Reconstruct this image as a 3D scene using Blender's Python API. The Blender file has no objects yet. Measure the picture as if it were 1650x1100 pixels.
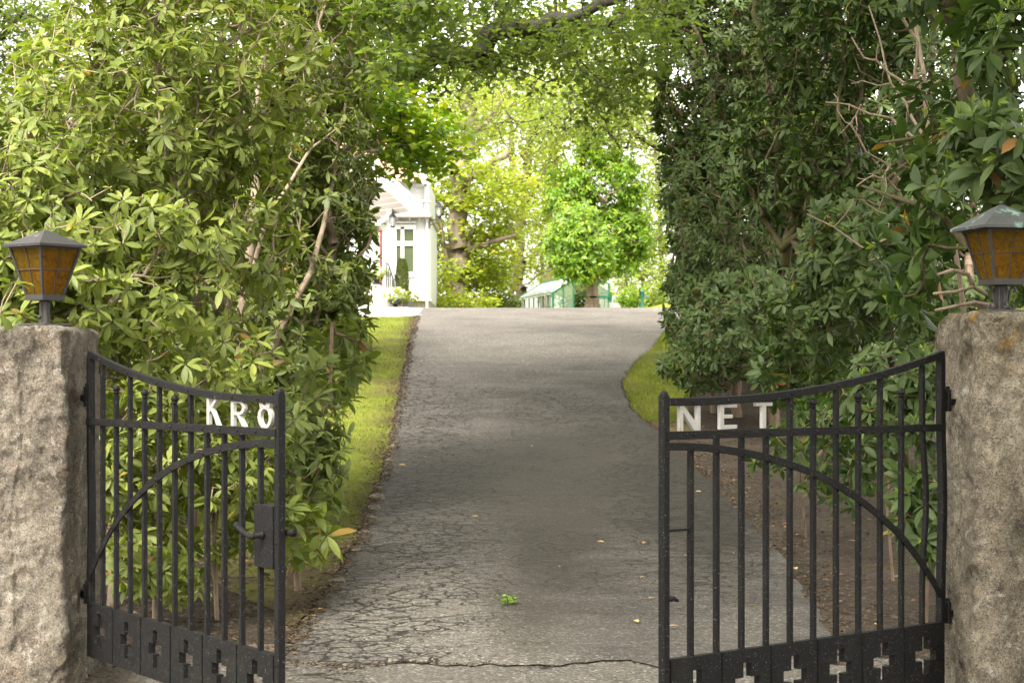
import bpy, math, random
import numpy as np
from mathutils import Vector, Matrix, noise as mnoise
RS = np.random.RandomState(7)
random.seed(7)
sc = bpy.context.scene
col = sc.collection
# ------------------------------------------------------------------ camera
EYE, F, HX, HY = 1.53, 2980.0, 825.0, 600.0       # eye height, focal length in photo pixels, vanishing point
cd = bpy.data.cameras.new('camera'); cam = bpy.data.objects.new('camera', cd); col.objects.link(cam)
cam.location = (0, 0, EYE); cam.rotation_euler = (math.radians(90), 0, 0)
cd.sensor_width = 36; cd.lens = F / 1650 * 36; cd.shift_y = 50 / 1650
cd.clip_start = .1; cd.clip_end = 5000
cd.dof.use_dof = True; cd.dof.focus_distance = 9.5; cd.dof.aperture_fstop = 9
sc.camera = cam
# ------------------------------------------------------------------ sky and sun
EXPOSURE = 2.2
SUN_EL, SUN_AZ = 54, 200          # azimuth clockwise from +Y (view direction): high behind the camera
w = bpy.data.worlds.new('World'); sc.world = w; w.use_nodes = True
nt = w.node_tree; nt.nodes.clear()
sky = nt.nodes.new('ShaderNodeTexSky'); sky.sky_type = 'NISHITA'; sky.sun_disc = False
sky.sun_elevation = math.radians(SUN_EL); sky.sun_rotation = math.radians(SUN_AZ)
sky.air_density = 1.0; sky.dust_density = 3.0; sky.ozone_density = 1.0
hs = nt.nodes.new('ShaderNodeHueSaturation'); hs.inputs['Saturation'].default_value = .12
bg = nt.nodes.new('ShaderNodeBackground'); bg.inputs['Strength'].default_value = .15
ow = nt.nodes.new('ShaderNodeOutputWorld')
nt.links.new(sky.outputs[0], hs.inputs['Color']); wm_ = nt.nodes.new('ShaderNodeMix'); wm_.data_type = 'RGBA'; wm_.blend_type = 'MULTIPLY'; wm_.inputs[0].default_value = 1; wm_.inputs[7].default_value = (1.05, 1.0, .93, 1)
nt.links.new(hs.outputs[0], wm_.inputs[6]); nt.links.new(wm_.outputs[2], bg.inputs[0]); nt.links.new(bg.outputs[0], ow.inputs[0])
sl = bpy.data.lights.new('sun', 'SUN'); sl.energy = 2.0; sl.angle = math.radians(32); sl.color = (1, .95, .86)
so = bpy.data.objects.new('sun', sl); col.objects.link(so)
a_, e_ = math.radians(SUN_AZ), math.radians(SUN_EL)
sd = Vector((math.sin(a_) * math.cos(e_), math.cos(a_) * math.cos(e_), math.sin(e_)))
so.rotation_euler = sd.to_track_quat('Z', 'Y').to_euler(); so.location = sd * 60
sc.view_settings.view_transform = 'Standard'; sc.view_settings.look = 'None'
sc.view_settings.gamma = 1; sc.view_settings.exposure = EXPOSURE
sc.render.engine = 'CYCLES'
sc.cycles.max_bounces = 8; sc.cycles.transparent_max_bounces = 8

# ------------------------------------------------------------------ helpers
YK = 1.0                                          # distance factor for the group being laid out
def P(x, y, Y):                                   # photo pixel + distance -> world point
    Y = Y * YK
    return np.array([(x - HX) / F * Y, Y, EYE + (HY - y) / F * Y])
PR = [(-60, -.1), (0, 0), (9.6, 0), (12, .03), (14.3, .12), (18, .36), (22.7, .80), (27, 1.47), (33, 2.27), (40, 2.90), (46, 3.10), (51, 3.18),
      (57, 3.0), (66, 2.6), (80, 1.8), (120, -1), (300, -10), (3000, -60)]
_ys = np.arange(-60, 400, .1); _zs = np.interp(_ys, [p[0] for p in PR], [p[1] for p in PR])
_k = np.hanning(31); _k /= _k.sum(); _zp = np.pad(_zs, 15, mode='edge'); _zs = np.convolve(_zp, _k, 'valid')
def prof(Y):
    Y = np.asarray(Y, float)
    return np.where(Y < 395, np.interp(Y, _ys, _zs), np.interp(Y, [p[0] for p in PR], [p[1] for p in PR]))
def G(x, y):                                      # ground point under a photo pixel
    Y = np.arange(6, 44, .01); py = HY - (prof(Y) - EYE) / Y * F
    i = np.argmax(py <= y) if (py <= y).any() else len(Y) - 1
    return ((x - HX) / F * Y[i], Y[i])
def sm(e0, e1, x):
    t = np.clip((x - e0) / (e1 - e0), 0, 1); return t * t * (3 - 2 * t)

def tag(o, label=None, cat=None, group=None, kind=None):
    if label: o['label'] = label
    if cat: o['category'] = cat
    if group: o['group'] = group
    if kind: o['kind'] = kind
    return o
def empty(name, loc, rz=0, **k):
    o = bpy.data.objects.new(name, None); col.objects.link(o); o.location = loc; o.rotation_euler = (0, 0, rz)
    o.empty_display_size = .1
    return tag(o, **k)
def link_mesh(name, me, mat, parent=None, smooth=False, **k):
    if mat: me.materials.append(mat)
    o = bpy.data.objects.new(name, me); col.objects.link(o)
    if parent: o.parent = parent
    if smooth: me.shade_smooth()
    return tag(o, **k)

class MB:
    def __init__(s): s.v = []; s.f = []
    def add(s, vs, fs):
        b = len(s.v); s.v += [tuple(map(float, p)) for p in vs]; s.f += [tuple(i + b for i in f) for f in fs]; return s
    def box(s, x0, x1, y0, y1, z0, z1, M=None, c=0.0):
        if x1 < x0: x0, x1 = x1, x0
        if y1 < y0: y0, y1 = y1, y0
        if z1 < z0: z0, z1 = z1, z0
        c = min(c, (x1 - x0) * .45, (y1 - y0) * .45, (z1 - z0) * .45)
        if c <= 0:
            vs = [(x, y, z) for z in (z0, z1) for y in (y0, y1) for x in (x0, x1)]
            fs = [(0, 2, 3, 1), (4, 5, 7, 6), (0, 1, 5, 4), (2, 6, 7, 3), (0, 4, 6, 2), (1, 3, 7, 5)]
        else:                                     # chamfered box
            cx, cy, cz = (x0 + x1) / 2, (y0 + y1) / 2, (z0 + z1) / 2; hx, hy, hz = (x1 - x0) / 2, (y1 - y0) / 2, (z1 - z0) / 2
            vs = []; idx = {}
            for a in (-1, 1):
                for b in (-1, 1):
                    for d in (-1, 1):
                        for ax in range(3):
                            h = [hx - c, hy - c, hz - c]; h[ax] += c
                            idx[(a, b, d, ax)] = len(vs); vs.append((cx + a * h[0], cy + b * h[1], cz + d * h[2]))
            fs = []
            for q in (-1, 1):
                fs.append([idx[(q, b, d, 0)] for b, d in ((-1, -1), (1, -1), (1, 1), (-1, 1))])
                fs.append([idx[(b, q, d, 1)] for b, d in ((-1, -1), (1, -1), (1, 1), (-1, 1))])
                fs.append([idx[(b, d, q, 2)] for b, d in ((-1, -1), (1, -1), (1, 1), (-1, 1))])
                for r in (-1, 1):
                    fs.append([idx[(q, r, -1, 0)], idx[(q, r, 1, 0)], idx[(q, r, 1, 1)], idx[(q, r, -1, 1)]])
                    fs.append([idx[(q, -1, r, 0)], idx[(q, 1, r, 0)], idx[(q, 1, r, 2)], idx[(q, -1, r, 2)]])
                    fs.append([idx[(-1, q, r, 1)], idx[(1, q, r, 1)], idx[(1, q, r, 2)], idx[(-1, q, r, 2)]])
                    for t in (-1, 1): fs.append([idx[(q, r, t, 0)], idx[(q, r, t, 1)], idx[(q, r, t, 2)]])
            C = np.array([cx, cy, cz]); nf = []
            for f in fs:
                p = [np.array(vs[i]) for i in f]; n = np.cross(p[1] - p[0], p[2] - p[0])
                nf.append(f if np.dot(n, sum(p) / len(p) - C) > 0 else f[::-1])
            fs = nf
        if M is not None: vs = [M @ Vector(p) for p in vs]
        return s.add(vs, fs)
    def tube(s, pts, r, n=8, cap=True):
        pts = [Vector(p) for p in pts]; rs = r if isinstance(r, (list, tuple)) else [r] * len(pts)
        t0 = (pts[1] - pts[0]).normalized(); u = t0.orthogonal().normalized(); rings = []
        for i, p in enumerate(pts):
            t = ((pts[min(i + 1, len(pts) - 1)] - pts[max(i - 1, 0)])).normalized()
            u = (u - t * u.dot(t)).normalized(); v_ = t.cross(u)
            rings.append([p + (u * math.cos(2 * math.pi * k / n) + v_ * math.sin(2 * math.pi * k / n)) * rs[i] for k in range(n)])
        vs = [q for ring in rings for q in ring]; fs = []
        for i in range(len(pts) - 1):
            for k in range(n):
                k2 = (k + 1) % n; fs.append((i * n + k, i * n + k2, (i + 1) * n + k2, (i + 1) * n + k))
        if cap: fs.append(tuple(range(n))[::-1]); fs.append(tuple((len(pts) - 1) * n + k for k in range(n)))
        return s.add(vs, fs)
    def lathe(s, prof_, c=(0, 0, 0), n=16, axis='z'):
        vs = []; fs = []
        for (r, z) in prof_:
            for k in range(n):
                a = 2 * math.pi * k / n; x, y = r * math.cos(a), r * math.sin(a)
                p = (x, y, z) if axis == 'z' else ((x, z, y) if axis == 'y' else (z, x, y))
                vs.append((c[0] + p[0], c[1] + p[1], c[2] + p[2]))
        for i in range(len(prof_) - 1):
            for k in range(n):
                k2 = (k + 1) % n; fs.append((i * n + k, i * n + k2, (i + 1) * n + k2, (i + 1) * n + k))
        fs.append(tuple(range(n))[::-1]); fs.append(tuple((len(prof_) - 1) * n + k for k in range(n)))
        return s.add(vs, fs)
    def ball(s, c, r, n=10):
        return s.lathe([(max(1e-4, r * math.sin(math.pi * i / n)), -r * math.cos(math.pi * i / n)) for i in range(n + 1)], c, 14)
    def prism(s, poly, y0, y1):                   # polygon in xz, extruded along y
        n = len(poly); vs = [(x, y0, z) for x, z in poly] + [(x, y1, z) for x, z in poly]
        fs = [tuple(range(n)), tuple(range(2 * n - 1, n - 1, -1))] + [(i, i + n, (i + 1) % n + n, (i + 1) % n) for i in range(n)]
        return s.add(vs, fs)
    def ring(s, outer, inner, y0, y1):            # closed ring of matching loops, extruded along y
        n = len(outer); L = [(x, y0, z) for x, z in outer] + [(x, y0, z) for x, z in inner] + [(x, y1, z) for x, z in outer] + [(x, y1, z) for x, z in inner]
        fs = []
        for i in range(n):
            j = (i + 1) % n
            fs += [(i, j, n + j, n + i), (2 * n + j, 2 * n + i, 3 * n + i, 3 * n + j), (j, i, 2 * n + i, 2 * n + j), (n + i, n + j, 3 * n + j, 3 * n + i)]
        return s.add(L, fs)
    def build(s, name, mat, parent=None, smooth=False, fix=True, bevel=0, **k):
        me = bpy.data.meshes.new(name); me.from_pydata(s.v, [], s.f)
        if fix or bevel:
            import bmesh
            bm = bmesh.new(); bm.from_mesh(me); bmesh.ops.recalc_face_normals(bm, faces=bm.faces)
            if bevel:
                es = [e for e in bm.edges if len(e.link_faces) == 2 and e.calc_face_angle(0) > .6]
                bmesh.ops.bevel(bm, geom=es, offset=bevel, segments=2, affect='EDGES', clamp_overlap=True, profile=.5)
            bm.to_mesh(me); bm.free()
        me.update()
        o = link_mesh(name, me, mat, parent, smooth, **k)
        return o

def np_mesh(name, V, Fq, attrs=None, smooth=True):
    """V (n,3), Fq list of (m,k) index arrays."""
    me = bpy.data.meshes.new(name)
    me.vertices.add(len(V)); me.vertices.foreach_set('co', np.ascontiguousarray(V, dtype=np.float32).ravel())
    nl = sum(f.size for f in Fq); nf = sum(len(f) for f in Fq)
    me.loops.add(nl); me.loops.foreach_set('vertex_index', np.concatenate([f.ravel() for f in Fq]).astype(np.int32))
    me.polygons.add(nf)
    tot = np.concatenate([np.full(len(f), f.shape[1]) for f in Fq]); st = np.concatenate([[0], np.cumsum(tot)[:-1]])
    me.polygons.foreach_set('loop_start', st.astype(np.int32))
    if attrs:
        for k, a in attrs.items():
            at = me.attributes.new(k, 'FLOAT', 'POINT'); at.data.foreach_set('value', a.astype(np.float32))
    me.update(calc_edges=True); me.validate()
    if smooth: me.shade_smooth()
    return me
def nrm(a): return a / np.maximum(1e-9, np.linalg.norm(a, axis=-1, keepdims=True))

# ------------------------------------------------------------------ materials
def mat(name):
    m = bpy.data.materials.new(name); m.use_nodes = True; t = m.node_tree; t.nodes.clear()
    o = t.nodes.new('ShaderNodeOutputMaterial'); p = t.nodes.new('ShaderNodeBsdfPrincipled'); t.links.new(p.outputs[0], o.inputs[0])
    return m, t, p, o
def N(t, typ, **k):
    n = t.nodes.new('ShaderNode' + typ)
    for a, b in k.items():
        if a in n.inputs.keys(): n.inputs[a].default_value = b
        else: setattr(n, a, b)
    return n
def ramp(t, fac, stops, interp='LINEAR'):
    r = t.nodes.new('ShaderNodeValToRGB'); r.color_ramp.interpolation = interp
    e = r.color_ramp.elements
    while len(e) > 1: e.remove(e[-1])
    e[0].position = stops[0][0]; e[0].color = (*stops[0][1], 1) if len(stops[0][1]) == 3 else stops[0][1]
    for p, c in stops[1:]:
        q = e.new(p); q.color = (*c, 1)
    if fac is not None: t.links.new(fac, r.inputs[0])
    return r.outputs[0]
def g3(v): return (v, v, v)
def mixc(t, fac, a, b, mode='MIX'):
    m = t.nodes.new('ShaderNodeMix'); m.data_type = 'RGBA'; m.blend_type = mode
    for s, v in ((m.inputs[0], fac), (m.inputs[6], a), (m.inputs[7], b)):
        if isinstance(v, (int, float)): s.default_value = v
        elif isinstance(v, tuple): s.default_value = (*v, 1)
        else: t.links.new(v, s)
    return m.outputs[2]
def mth(t, op, a, b=0.0, c=None):
    m = t.nodes.new('ShaderNodeMath'); m.operation = op
    for i, v in enumerate((a, b) if c is None else (a, b, c)):
        if isinstance(v, (int, float)): m.inputs[i].default_value = v
        else: t.links.new(v, m.inputs[i])
    return m.outputs[0]
def coord(t): return t.nodes.new('ShaderNodeTexCoord').outputs['Object']
def nz(t, vec, scale, detail=4, rough=.6, dist=0.0):
    n = N(t, 'TexNoise'); n.inputs['Scale'].default_value = scale; n.inputs['Detail'].default_value = detail
    n.inputs['Roughness'].default_value = rough; n.inputs['Distortion'].default_value = dist
    if vec is not None: t.links.new(vec, n.inputs['Vector'])
    return n.outputs['Fac']
def bump(t, p, h, strength=.5, dist=.01, prev=None):
    b = N(t, 'Bump'); b.inputs['Strength'].default_value = strength; b.inputs['Distance'].default_value = dist
    t.links.new(h, b.inputs['Height'])
    if prev is not None: t.links.new(prev, b.inputs['Normal'])
    if p is not None: t.links.new(b.outputs[0], p.inputs['Normal'])
    return b.outputs[0]
def attr(t, name):
    a = t.nodes.new('ShaderNodeAttribute'); a.attribute_name = name; return a.outputs['Fac']

def leaf_mat(name, stops, trans=.35, tcol=(1.15, 1.3, .5), rough=.42, under=(.15, .18, .06), spec=.4):
    m, t, p, o = mat(name)
    c = ramp(t, attr(t, 'tint'), stops)
    geo = t.nodes.new('ShaderNodeNewGeometry')
    cu = mixc(t, .4, c, under); cc = mixc(t, geo.outputs['Backfacing'], c, cu)
    n_ = nz(t, coord(t), 9.0, 2); cc = mixc(t, .7, cc, mixc(t, n_, g3(.55), g3(1.45)), 'MULTIPLY')
    t.links.new(cc, p.inputs['Base Color']); p.inputs['Roughness'].default_value = rough; p.inputs['Specular IOR Level'].default_value = spec
    tr = t.nodes.new('ShaderNodeBsdfTranslucent'); t.links.new(mixc(t, 1.0, c, tcol, 'MULTIPLY'), tr.inputs[0])
    mx = t.nodes.new('ShaderNodeMixShader'); mx.inputs[0].default_value = trans
    t.links.new(p.outputs[0], mx.inputs[1]); t.links.new(tr.outputs[0], mx.inputs[2]); t.links.new(mx.outputs[0], o.inputs[0])
    return m
M = {}
# tint 0-.8 greens, .86-.93 new shoots, .95+ yellow/orange/brown
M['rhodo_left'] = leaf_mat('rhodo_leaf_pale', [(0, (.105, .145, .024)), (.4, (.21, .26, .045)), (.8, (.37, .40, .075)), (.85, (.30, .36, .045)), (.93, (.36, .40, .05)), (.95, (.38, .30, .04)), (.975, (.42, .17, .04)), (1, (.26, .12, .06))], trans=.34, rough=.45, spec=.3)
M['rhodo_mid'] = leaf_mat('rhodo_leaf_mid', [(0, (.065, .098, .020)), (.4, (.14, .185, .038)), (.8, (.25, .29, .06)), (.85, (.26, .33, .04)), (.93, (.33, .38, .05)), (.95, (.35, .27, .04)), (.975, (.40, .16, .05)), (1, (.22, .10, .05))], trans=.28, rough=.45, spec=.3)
M['rhodo_shaded'] = leaf_mat('rhodo_leaf_shaded', [(0, (.024, .050, .012)), (.4, (.052, .092, .022)), (.8, (.11, .165, .035)), (.85, (.22, .32, .03)), (.93, (.28, .36, .04)), (.95, (.32, .24, .03)), (.975, (.36, .14, .04)), (1, (.22, .10, .05))], trans=.25, rough=.4, spec=.25, under=(.09, .12, .04))  # shaded copy of the rhododendron leaf: right-hand shade put into the greens
M['beech'] = leaf_mat('beech_leaf', [(0, (.065, .10, .022)), (.5, (.12, .17, .038)), (1, (.20, .25, .055))], trans=.62, tcol=(1.3, 1.35, .7), under=(.08, .13, .03))
M['oak'] = leaf_mat('oak_leaf', [(0, (.20, .27, .035)), (.5, (.30, .37, .045)), (.9, (.42, .46, .06)), (1, (.50, .42, .07))], trans=.5, tcol=(1.25, 1.25, .6), under=(.2, .26, .06))
M['chestnut'] = leaf_mat('chestnut_leaf', [(0, (.08, .17, .015)), (.5, (.14, .25, .02)), (.85, (.26, .36, .025)), (1, (.48, .50, .03))], trans=.4, tcol=(1.3, 1.4, .4), under=(.1, .17, .04))
M['far'] = leaf_mat('far_leaf', [(0, (.16, .22, .05)), (.5, (.25, .30, .07)), (1, (.36, .38, .10))], trans=.5, under=(.2, .24, .1))
M['conifer'] = leaf_mat('conifer_leaf', [(0, (.07, .10, .02)), (1, (.17, .2, .04))], trans=.2)
M['white_flower'] = leaf_mat('white_flower_petal', [(0, (.6, .65, .5)), (1, (.8, .8, .74))], trans=.3, tcol=(1, 1, 1), under=(.7, .7, .65))
M['pink_flower'] = leaf_mat('pink_flower_petal', [(0, (.6, .2, .45)), (1, (.75, .35, .6))], trans=.3, tcol=(1, .8, 1), under=(.6, .3, .5))
M['litter'] = leaf_mat('dead_leaf', [(0, (.035, .023, .014)), (.5, (.085, .055, .033)), (.85, (.18, .12, .075)), (.95, (.38, .19, .05)), (1, (.4, .3, .1))], trans=.1, under=(.2, .15, .1), rough=.7)
M['fallen'] = leaf_mat('fallen_leaf', [(0, (.30, .14, .05)), (.5, (.48, .28, .08)), (1, (.55, .45, .15))], trans=.15, under=(.35, .25, .12), rough=.6)
M['grass'] = leaf_mat('grass_blade', [(0, (.115, .12, .02)), (.4, (.16, .19, .025)), (.8, (.24, .26, .04)), (1, (.32, .29, .09))], trans=.4, under=(.16, .22, .03), rough=.5, spec=.2)
M['weed'] = leaf_mat('weed_leaf', [(0, (.12, .26, .02)), (1, (.3, .45, .04))], trans=.3, under=(.2, .3, .08))

def bark(name, c0, c1, moss=0.0, mosscol=(.09, .10, .015), scale=14, stretch=.25):
    m, t, p, o = mat(name); cv = coord(t)
    mp = N(t, 'Mapping'); mp.inputs['Scale'].default_value = (1, 1, stretch); t.links.new(cv, mp.inputs[0])
    n1 = nz(t, mp.outputs[0], scale, 6, .7); c = ramp(t, n1, [(.3, c0), (.7, c1)])
    if moss:
        n2 = nz(t, cv, 5, 5, .7); c = mixc(t, ramp(t, n2, [(.62 - moss * .3, g3(0)), (.72 - moss * .2, g3(1))]), c, mosscol)
    t.links.new(c, p.inputs['Base Color']); p.inputs['Roughness'].default_value = .85; p.inputs['Specular IOR Level'].default_value = .25
    bump(t, p, nz(t, mp.outputs[0], scale * 4, 5, .7), .8, .008)
    return m
M['twig'] = bark('rhodo_bark', (.17, .125, .085), (.40, .31, .23), 0, scale=20)
M['twig_dark'] = bark('rhodo_bark_shaded', (.10, .07, .05), (.32, .23, .16), .2, scale=20)  # darker copy of the rhododendron bark: shade put into the browns, plus some moss
M['moss_bark'] = bark('mossy_bark', (.05, .038, .024), (.15, .11, .07), .55, mosscol=(.075, .08, .018))
M['beech_bark'] = bark('beech_bark', (.04, .035, .028), (.09, .08, .065), .3)
M['oak_bark'] = bark('oak_bark', (.09, .07, .05), (.22, .175, .13), .25, mosscol=(.2, .2, .06), scale=6)
M['chestnut_bark'] = bark('chestnut_bark', (.13, .095, .07), (.34, .26, .20), 0, scale=9, stretch=.12)

def flat(name, c, rough=.6, spec=.4, metal=0.0, nscale=0, namp=.25, bmp=0.0):
    m, t, p, o = mat(name)
    p.inputs['Roughness'].default_value = rough; p.inputs['Specular IOR Level'].default_value = spec; p.inputs['Metallic'].default_value = metal
    if nscale:
        n_ = nz(t, coord(t), nscale, 6, .65)
        cc = mixc(t, n_, tuple(x * (1 - namp) for x in c), tuple(min(1, x * (1 + namp)) for x in c)); t.links.new(cc, p.inputs['Base Color'])
        if bmp: bump(t, p, nz(t, coord(t), nscale * 6, 4, .7), bmp, .003)
    else: p.inputs['Base Color'].default_value = (*c, 1)
    return m
M['white_wood'] = flat('white_painted_wood', (.62, .62, .61), .55, nscale=6, namp=.04)
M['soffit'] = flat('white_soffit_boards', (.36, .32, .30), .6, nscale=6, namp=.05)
M['green_paint'] = flat('green_painted_metal', (.006, .11, .06), .4, nscale=4, namp=.15)
M['pump_paint'] = flat('pump_green_metal', (.03, .15, .13), .45, nscale=8)
M['roof_edge'] = flat('roof_edge_green', (.13, .24, .16), .5, nscale=5, namp=.1)
M['dark_red'] = flat('dark_red_wood', (.22, .06, .05), .5, nscale=8)
M['stone_step'] = flat('stone_step', (.38, .35, .31), .85, nscale=5, bmp=.5)
M['terracotta'] = flat('grey_pot', (.42, .42, .40), .7, nscale=9)
M['urn'] = flat('dark_cast_iron', (.035, .035, .04), .5, metal=.3, nscale=9)
M['slab_grey'] = flat('grey_sheet', (.42, .42, .44), .6, nscale=9)
M['interior'] = flat('dim_interior', (.05, .055, .04), .8, nscale=3)
M['bulb'] = flat('frosted_bulb', (.85, .82, .74), .3)
# black paint of the gates
m, t, p, o = mat('black_gate_paint'); cv = coord(t)
n1 = nz(t, cv, 18, 6, .7); n2 = nz(t, cv, 160, 3, .6); n3 = nz(t, cv, 5, 4, .6)
c = mixc(t, n1, (.006, .006, .0065), (.016, .0155, .015))
c = mixc(t, ramp(t, n3, [(.55, g3(0)), (.75, g3(.5))]), c, (.026, .027, .018))
c = mixc(t, ramp(t, n2, [(.64, g3(0)), (.72, g3(1))]), c, (.20, .19, .17))
t.links.new(c, p.inputs['Base Color']); t.links.new(ramp(t, n1, [(.3, g3(.45)), (.7, g3(.7))]), p.inputs['Roughness'])
p.inputs['Specular IOR Level'].default_value = .15
bump(t, p, nz(t, cv, 70, 5, .7), .55, .003); M['black'] = m
# letters: white paint, chipped and rusting
m, t, p, o = mat('chipped_white_paint'); cv = coord(t)
c = mixc(t, nz(t, cv, 40, 5, .7), (.30, .285, .26), (.47, .455, .43))
c = mixc(t, ramp(t, nz(t, cv, 75, 5, .75), [(.60, g3(0)), (.66, g3(1))]), c, (.27, .15, .07))
t.links.new(c, p.inputs['Base Color']); p.inputs['Roughness'].default_value = .6; bump(t, p, nz(t, cv, 120, 4), .5, .002); M['letter'] = m
# lantern metals and amber glass
def lamp_metal(name, base, pat):
    m, t, p, o = mat(name); cv = coord(t)
    c = mixc(t, nz(t, cv, 30, 5, .7), tuple(x * .6 for x in base), tuple(x * 1.4 for x in base))
    c = mixc(t, ramp(t, nz(t, cv, 11, 5, .7), [(.56, g3(0)), (.64, g3(1))]), c, pat)
    c = mixc(t, ramp(t, nz(t, cv, 170, 3), [(.68, g3(0)), (.74, g3(.8))]), c, (.4, .4, .36))
    t.links.new(c, p.inputs['Base Color']); p.inputs['Roughness'].default_value = .55; p.inputs['Metallic'].default_value = .35
    bump(t, p, nz(t, cv, 60, 5), .3, .002); return m
M['lantern_metal'] = lamp_metal('lantern_iron', (.06, .056, .052), (.05, .045, .04))
M['lantern_roof_grey'] = lamp_metal('lantern_roof_weathered', (.045, .042, .04), (.13, .115, .10))
M['lantern_roof_green'] = lamp_metal('lantern_roof_verdigris', (.075, .08, .078), (.22, .36, .31))
m, t, p, o = mat('amber_glass'); cv = coord(t)
n1 = ramp(t, nz(t, cv, 24, 5, .65, 2.2), [(.25, g3(0)), (.75, g3(1))])
c = mixc(t, n1, (.09, .065, .008), (.34, .26, .025)); t.links.new(c, p.inputs['Base Color'])
p.inputs['Roughness'].default_value = .18; bump(t, p, nz(t, cv, 55, 3, .5, 2.0), 1.0, .006)
tr = t.nodes.new('ShaderNodeBsdfTranslucent'); t.links.new(mixc(t, n1, (.28, .21, .015), (.85, .72, .08)), tr.inputs[0])
tp = t.nodes.new('ShaderNodeBsdfTransparent'); tp.inputs[0].default_value = (.85, .58, .09, 1)
mx = t.nodes.new('ShaderNodeMixShader'); mx.inputs[0].default_value = .5; t.links.new(p.outputs[0], mx.inputs[1]); t.links.new(tr.outputs[0], mx.inputs[2])
mx2 = t.nodes.new('ShaderNodeMixShader'); mx2.inputs[0].default_value = .5; t.links.new(mx.outputs[0], mx2.inputs[1]); t.links.new(tp.outputs[0], mx2.inputs[2])
t.links.new(mx2.outputs[0], o.inputs[0]); M['amber'] = m
def glass(name, colr, tfac):
    m, t, p, o = mat(name); p.inputs['Base Color'].default_value = (*colr, 1); p.inputs['Roughness'].default_value = .06
    tp = t.nodes.new('ShaderNodeBsdfTransparent'); tp.inputs[0].default_value = (.93, .97, .93, 1)
    mx = t.nodes.new('ShaderNodeMixShader'); mx.inputs[0].default_value = tfac; t.links.new(p.outputs[0], mx.inputs[1]); t.links.new(tp.outputs[0], mx.inputs[2])
    t.links.new(mx.outputs[0], o.inputs[0]); return m
M['wall_glass'] = glass('greenhouse_glass', (.25, .32, .22), .72); M['roof_glass'] = glass('greenhouse_roof_sheet', (.75, .80, .76), .1)
M['window_glass'] = flat('dark_window_glass', (.075, .095, .05), .08, spec=.8, nscale=2)
M['clear_glass'] = glass('lamp_glass', (.6, .6, .6), .6)
# granite
def granite(name, tint, mossy):
    m, t, p, o = mat(name); cv = coord(t)
    mp = N(t, 'Mapping'); mp.inputs['Scale'].default_value = (1, 1, .45); t.links.new(cv, mp.inputs[0])
    big = nz(t, mp.outputs[0], 3.2, 6, .62, .4); mid = nz(t, cv, 22, 8, .75); fine = nz(t, cv, 130, 4, .7)
    c = ramp(t, big, [(.3, (.15 * tint[0], .135 * tint[1], .11 * tint[2])), (.5, (.30 * tint[0], .265 * tint[1], .215 * tint[2])), (.7, (.46 * tint[0], .42 * tint[1], .355 * tint[2]))])
    c = mixc(t, .8, c, ramp(t, mid, [(.33, g3(.28)), (.5, g3(.9)), (.68, g3(1.55))]), 'MULTIPLY')
    c = mixc(t, ramp(t, nz(t, cv, 6.5, 6, .75), [(.54, g3(0)), (.68, g3(.35))]), c, (.25, .155, .095))          # rusty bloom
    c = mixc(t, ramp(t, nz(t, cv, 9.5, 5, .7, .6), [(.60, g3(0)), (.66, g3(.65))]), c, (.52, .50, .44))        # pale lichen
    c = mixc(t, ramp(t, fine, [(.38, g3(.85)), (.46, g3(0))]), c, (.04, .037, .032))
    c = mixc(t, ramp(t, fine, [(.58, g3(0)), (.64, g3(.7))]), c, (.48, .45, .40))
    sx = N(t, 'SeparateXYZ'); t.links.new(cv, sx.inputs[0])
    if mossy:
        top = mth(t, 'MULTIPLY', ramp(t, sx.outputs[2], [(0, g3(0)), (1, g3(1))]), 1.0)
        mr = N(t, 'MapRange'); mr.inputs['From Min'].default_value = 1.45; mr.inputs['From Max'].default_value = 1.80; t.links.new(sx.outputs[2], mr.inputs[0])
        mk = mth(t, 'MULTIPLY', mr.outputs[0], ramp(t, nz(t, cv, 13, 5, .75), [(.48, g3(0)), (.56, g3(1))]))
        c = mixc(t, mk, c, (.075, .06, .022))
        c = mixc(t, mth(t, 'MULTIPLY', mr.outputs[0], ramp(t, nz(t, cv, 7, 4, .7), [(.57, g3(0)), (.62, g3(.8))])), c, (.30, .17, .03))
    t.links.new(c, p.inputs['Base Color']); p.inputs['Roughness'].default_value = .88; p.inputs['Specular IOR Level'].default_value = .3
    b0 = bump(t, None, nz(t, mp.outputs[0], 8, 8, .7, .8), 1.0, .05); b1 = bump(t, None, mid, 1.0, .022, b0); bump(t, p, fine, 1.0, .006, b1); return m
M['granite_l'] = granite('granite_warm', (.76, .73, .69), False); M['granite_r'] = granite('granite_grey', (.84, .81, .72), True)
M['plinth'] = granite('plinth_stone', (1.3, 1.3, 1.3), False)
# soil, asphalt, gravel, lawn
m, t, p, o = mat('soil'); cv = coord(t)
c = ramp(t, nz(t, cv, 1.3, 6, .65), [(.3, (.038, .029, .020)), (.55, (.070, .055, .040)), (.75, (.11, .092, .072))])
c = mixc(t, .8, c, ramp(t, nz(t, cv, 45, 6, .8), [(.3, g3(.35)), (.7, g3(1.5))]), 'MULTIPLY')
c = mixc(t, ramp(t, nz(t, cv, 2.3, 5, .7), [(.58, g3(0)), (.68, g3(.55))]), c, (.075, .085, .02))
v = N(t, 'TexVoronoi'); v.inputs['Scale'].default_value = 60; t.links.new(cv, v.inputs['Vector'])
c = mixc(t, ramp(t, v.outputs['Distance'], [(.12, g3(.75)), (.2, g3(0))]), c, v.outputs['Color']) if False else c
vs_ = N(t, 'SeparateColor'); t.links.new(v.outputs['Color'], vs_.inputs[0])
c = mixc(t, ramp(t, vs_.outputs[0], [(.86, g3(0)), (.88, g3(.7))]), c, (.14, .10, .065))
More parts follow.
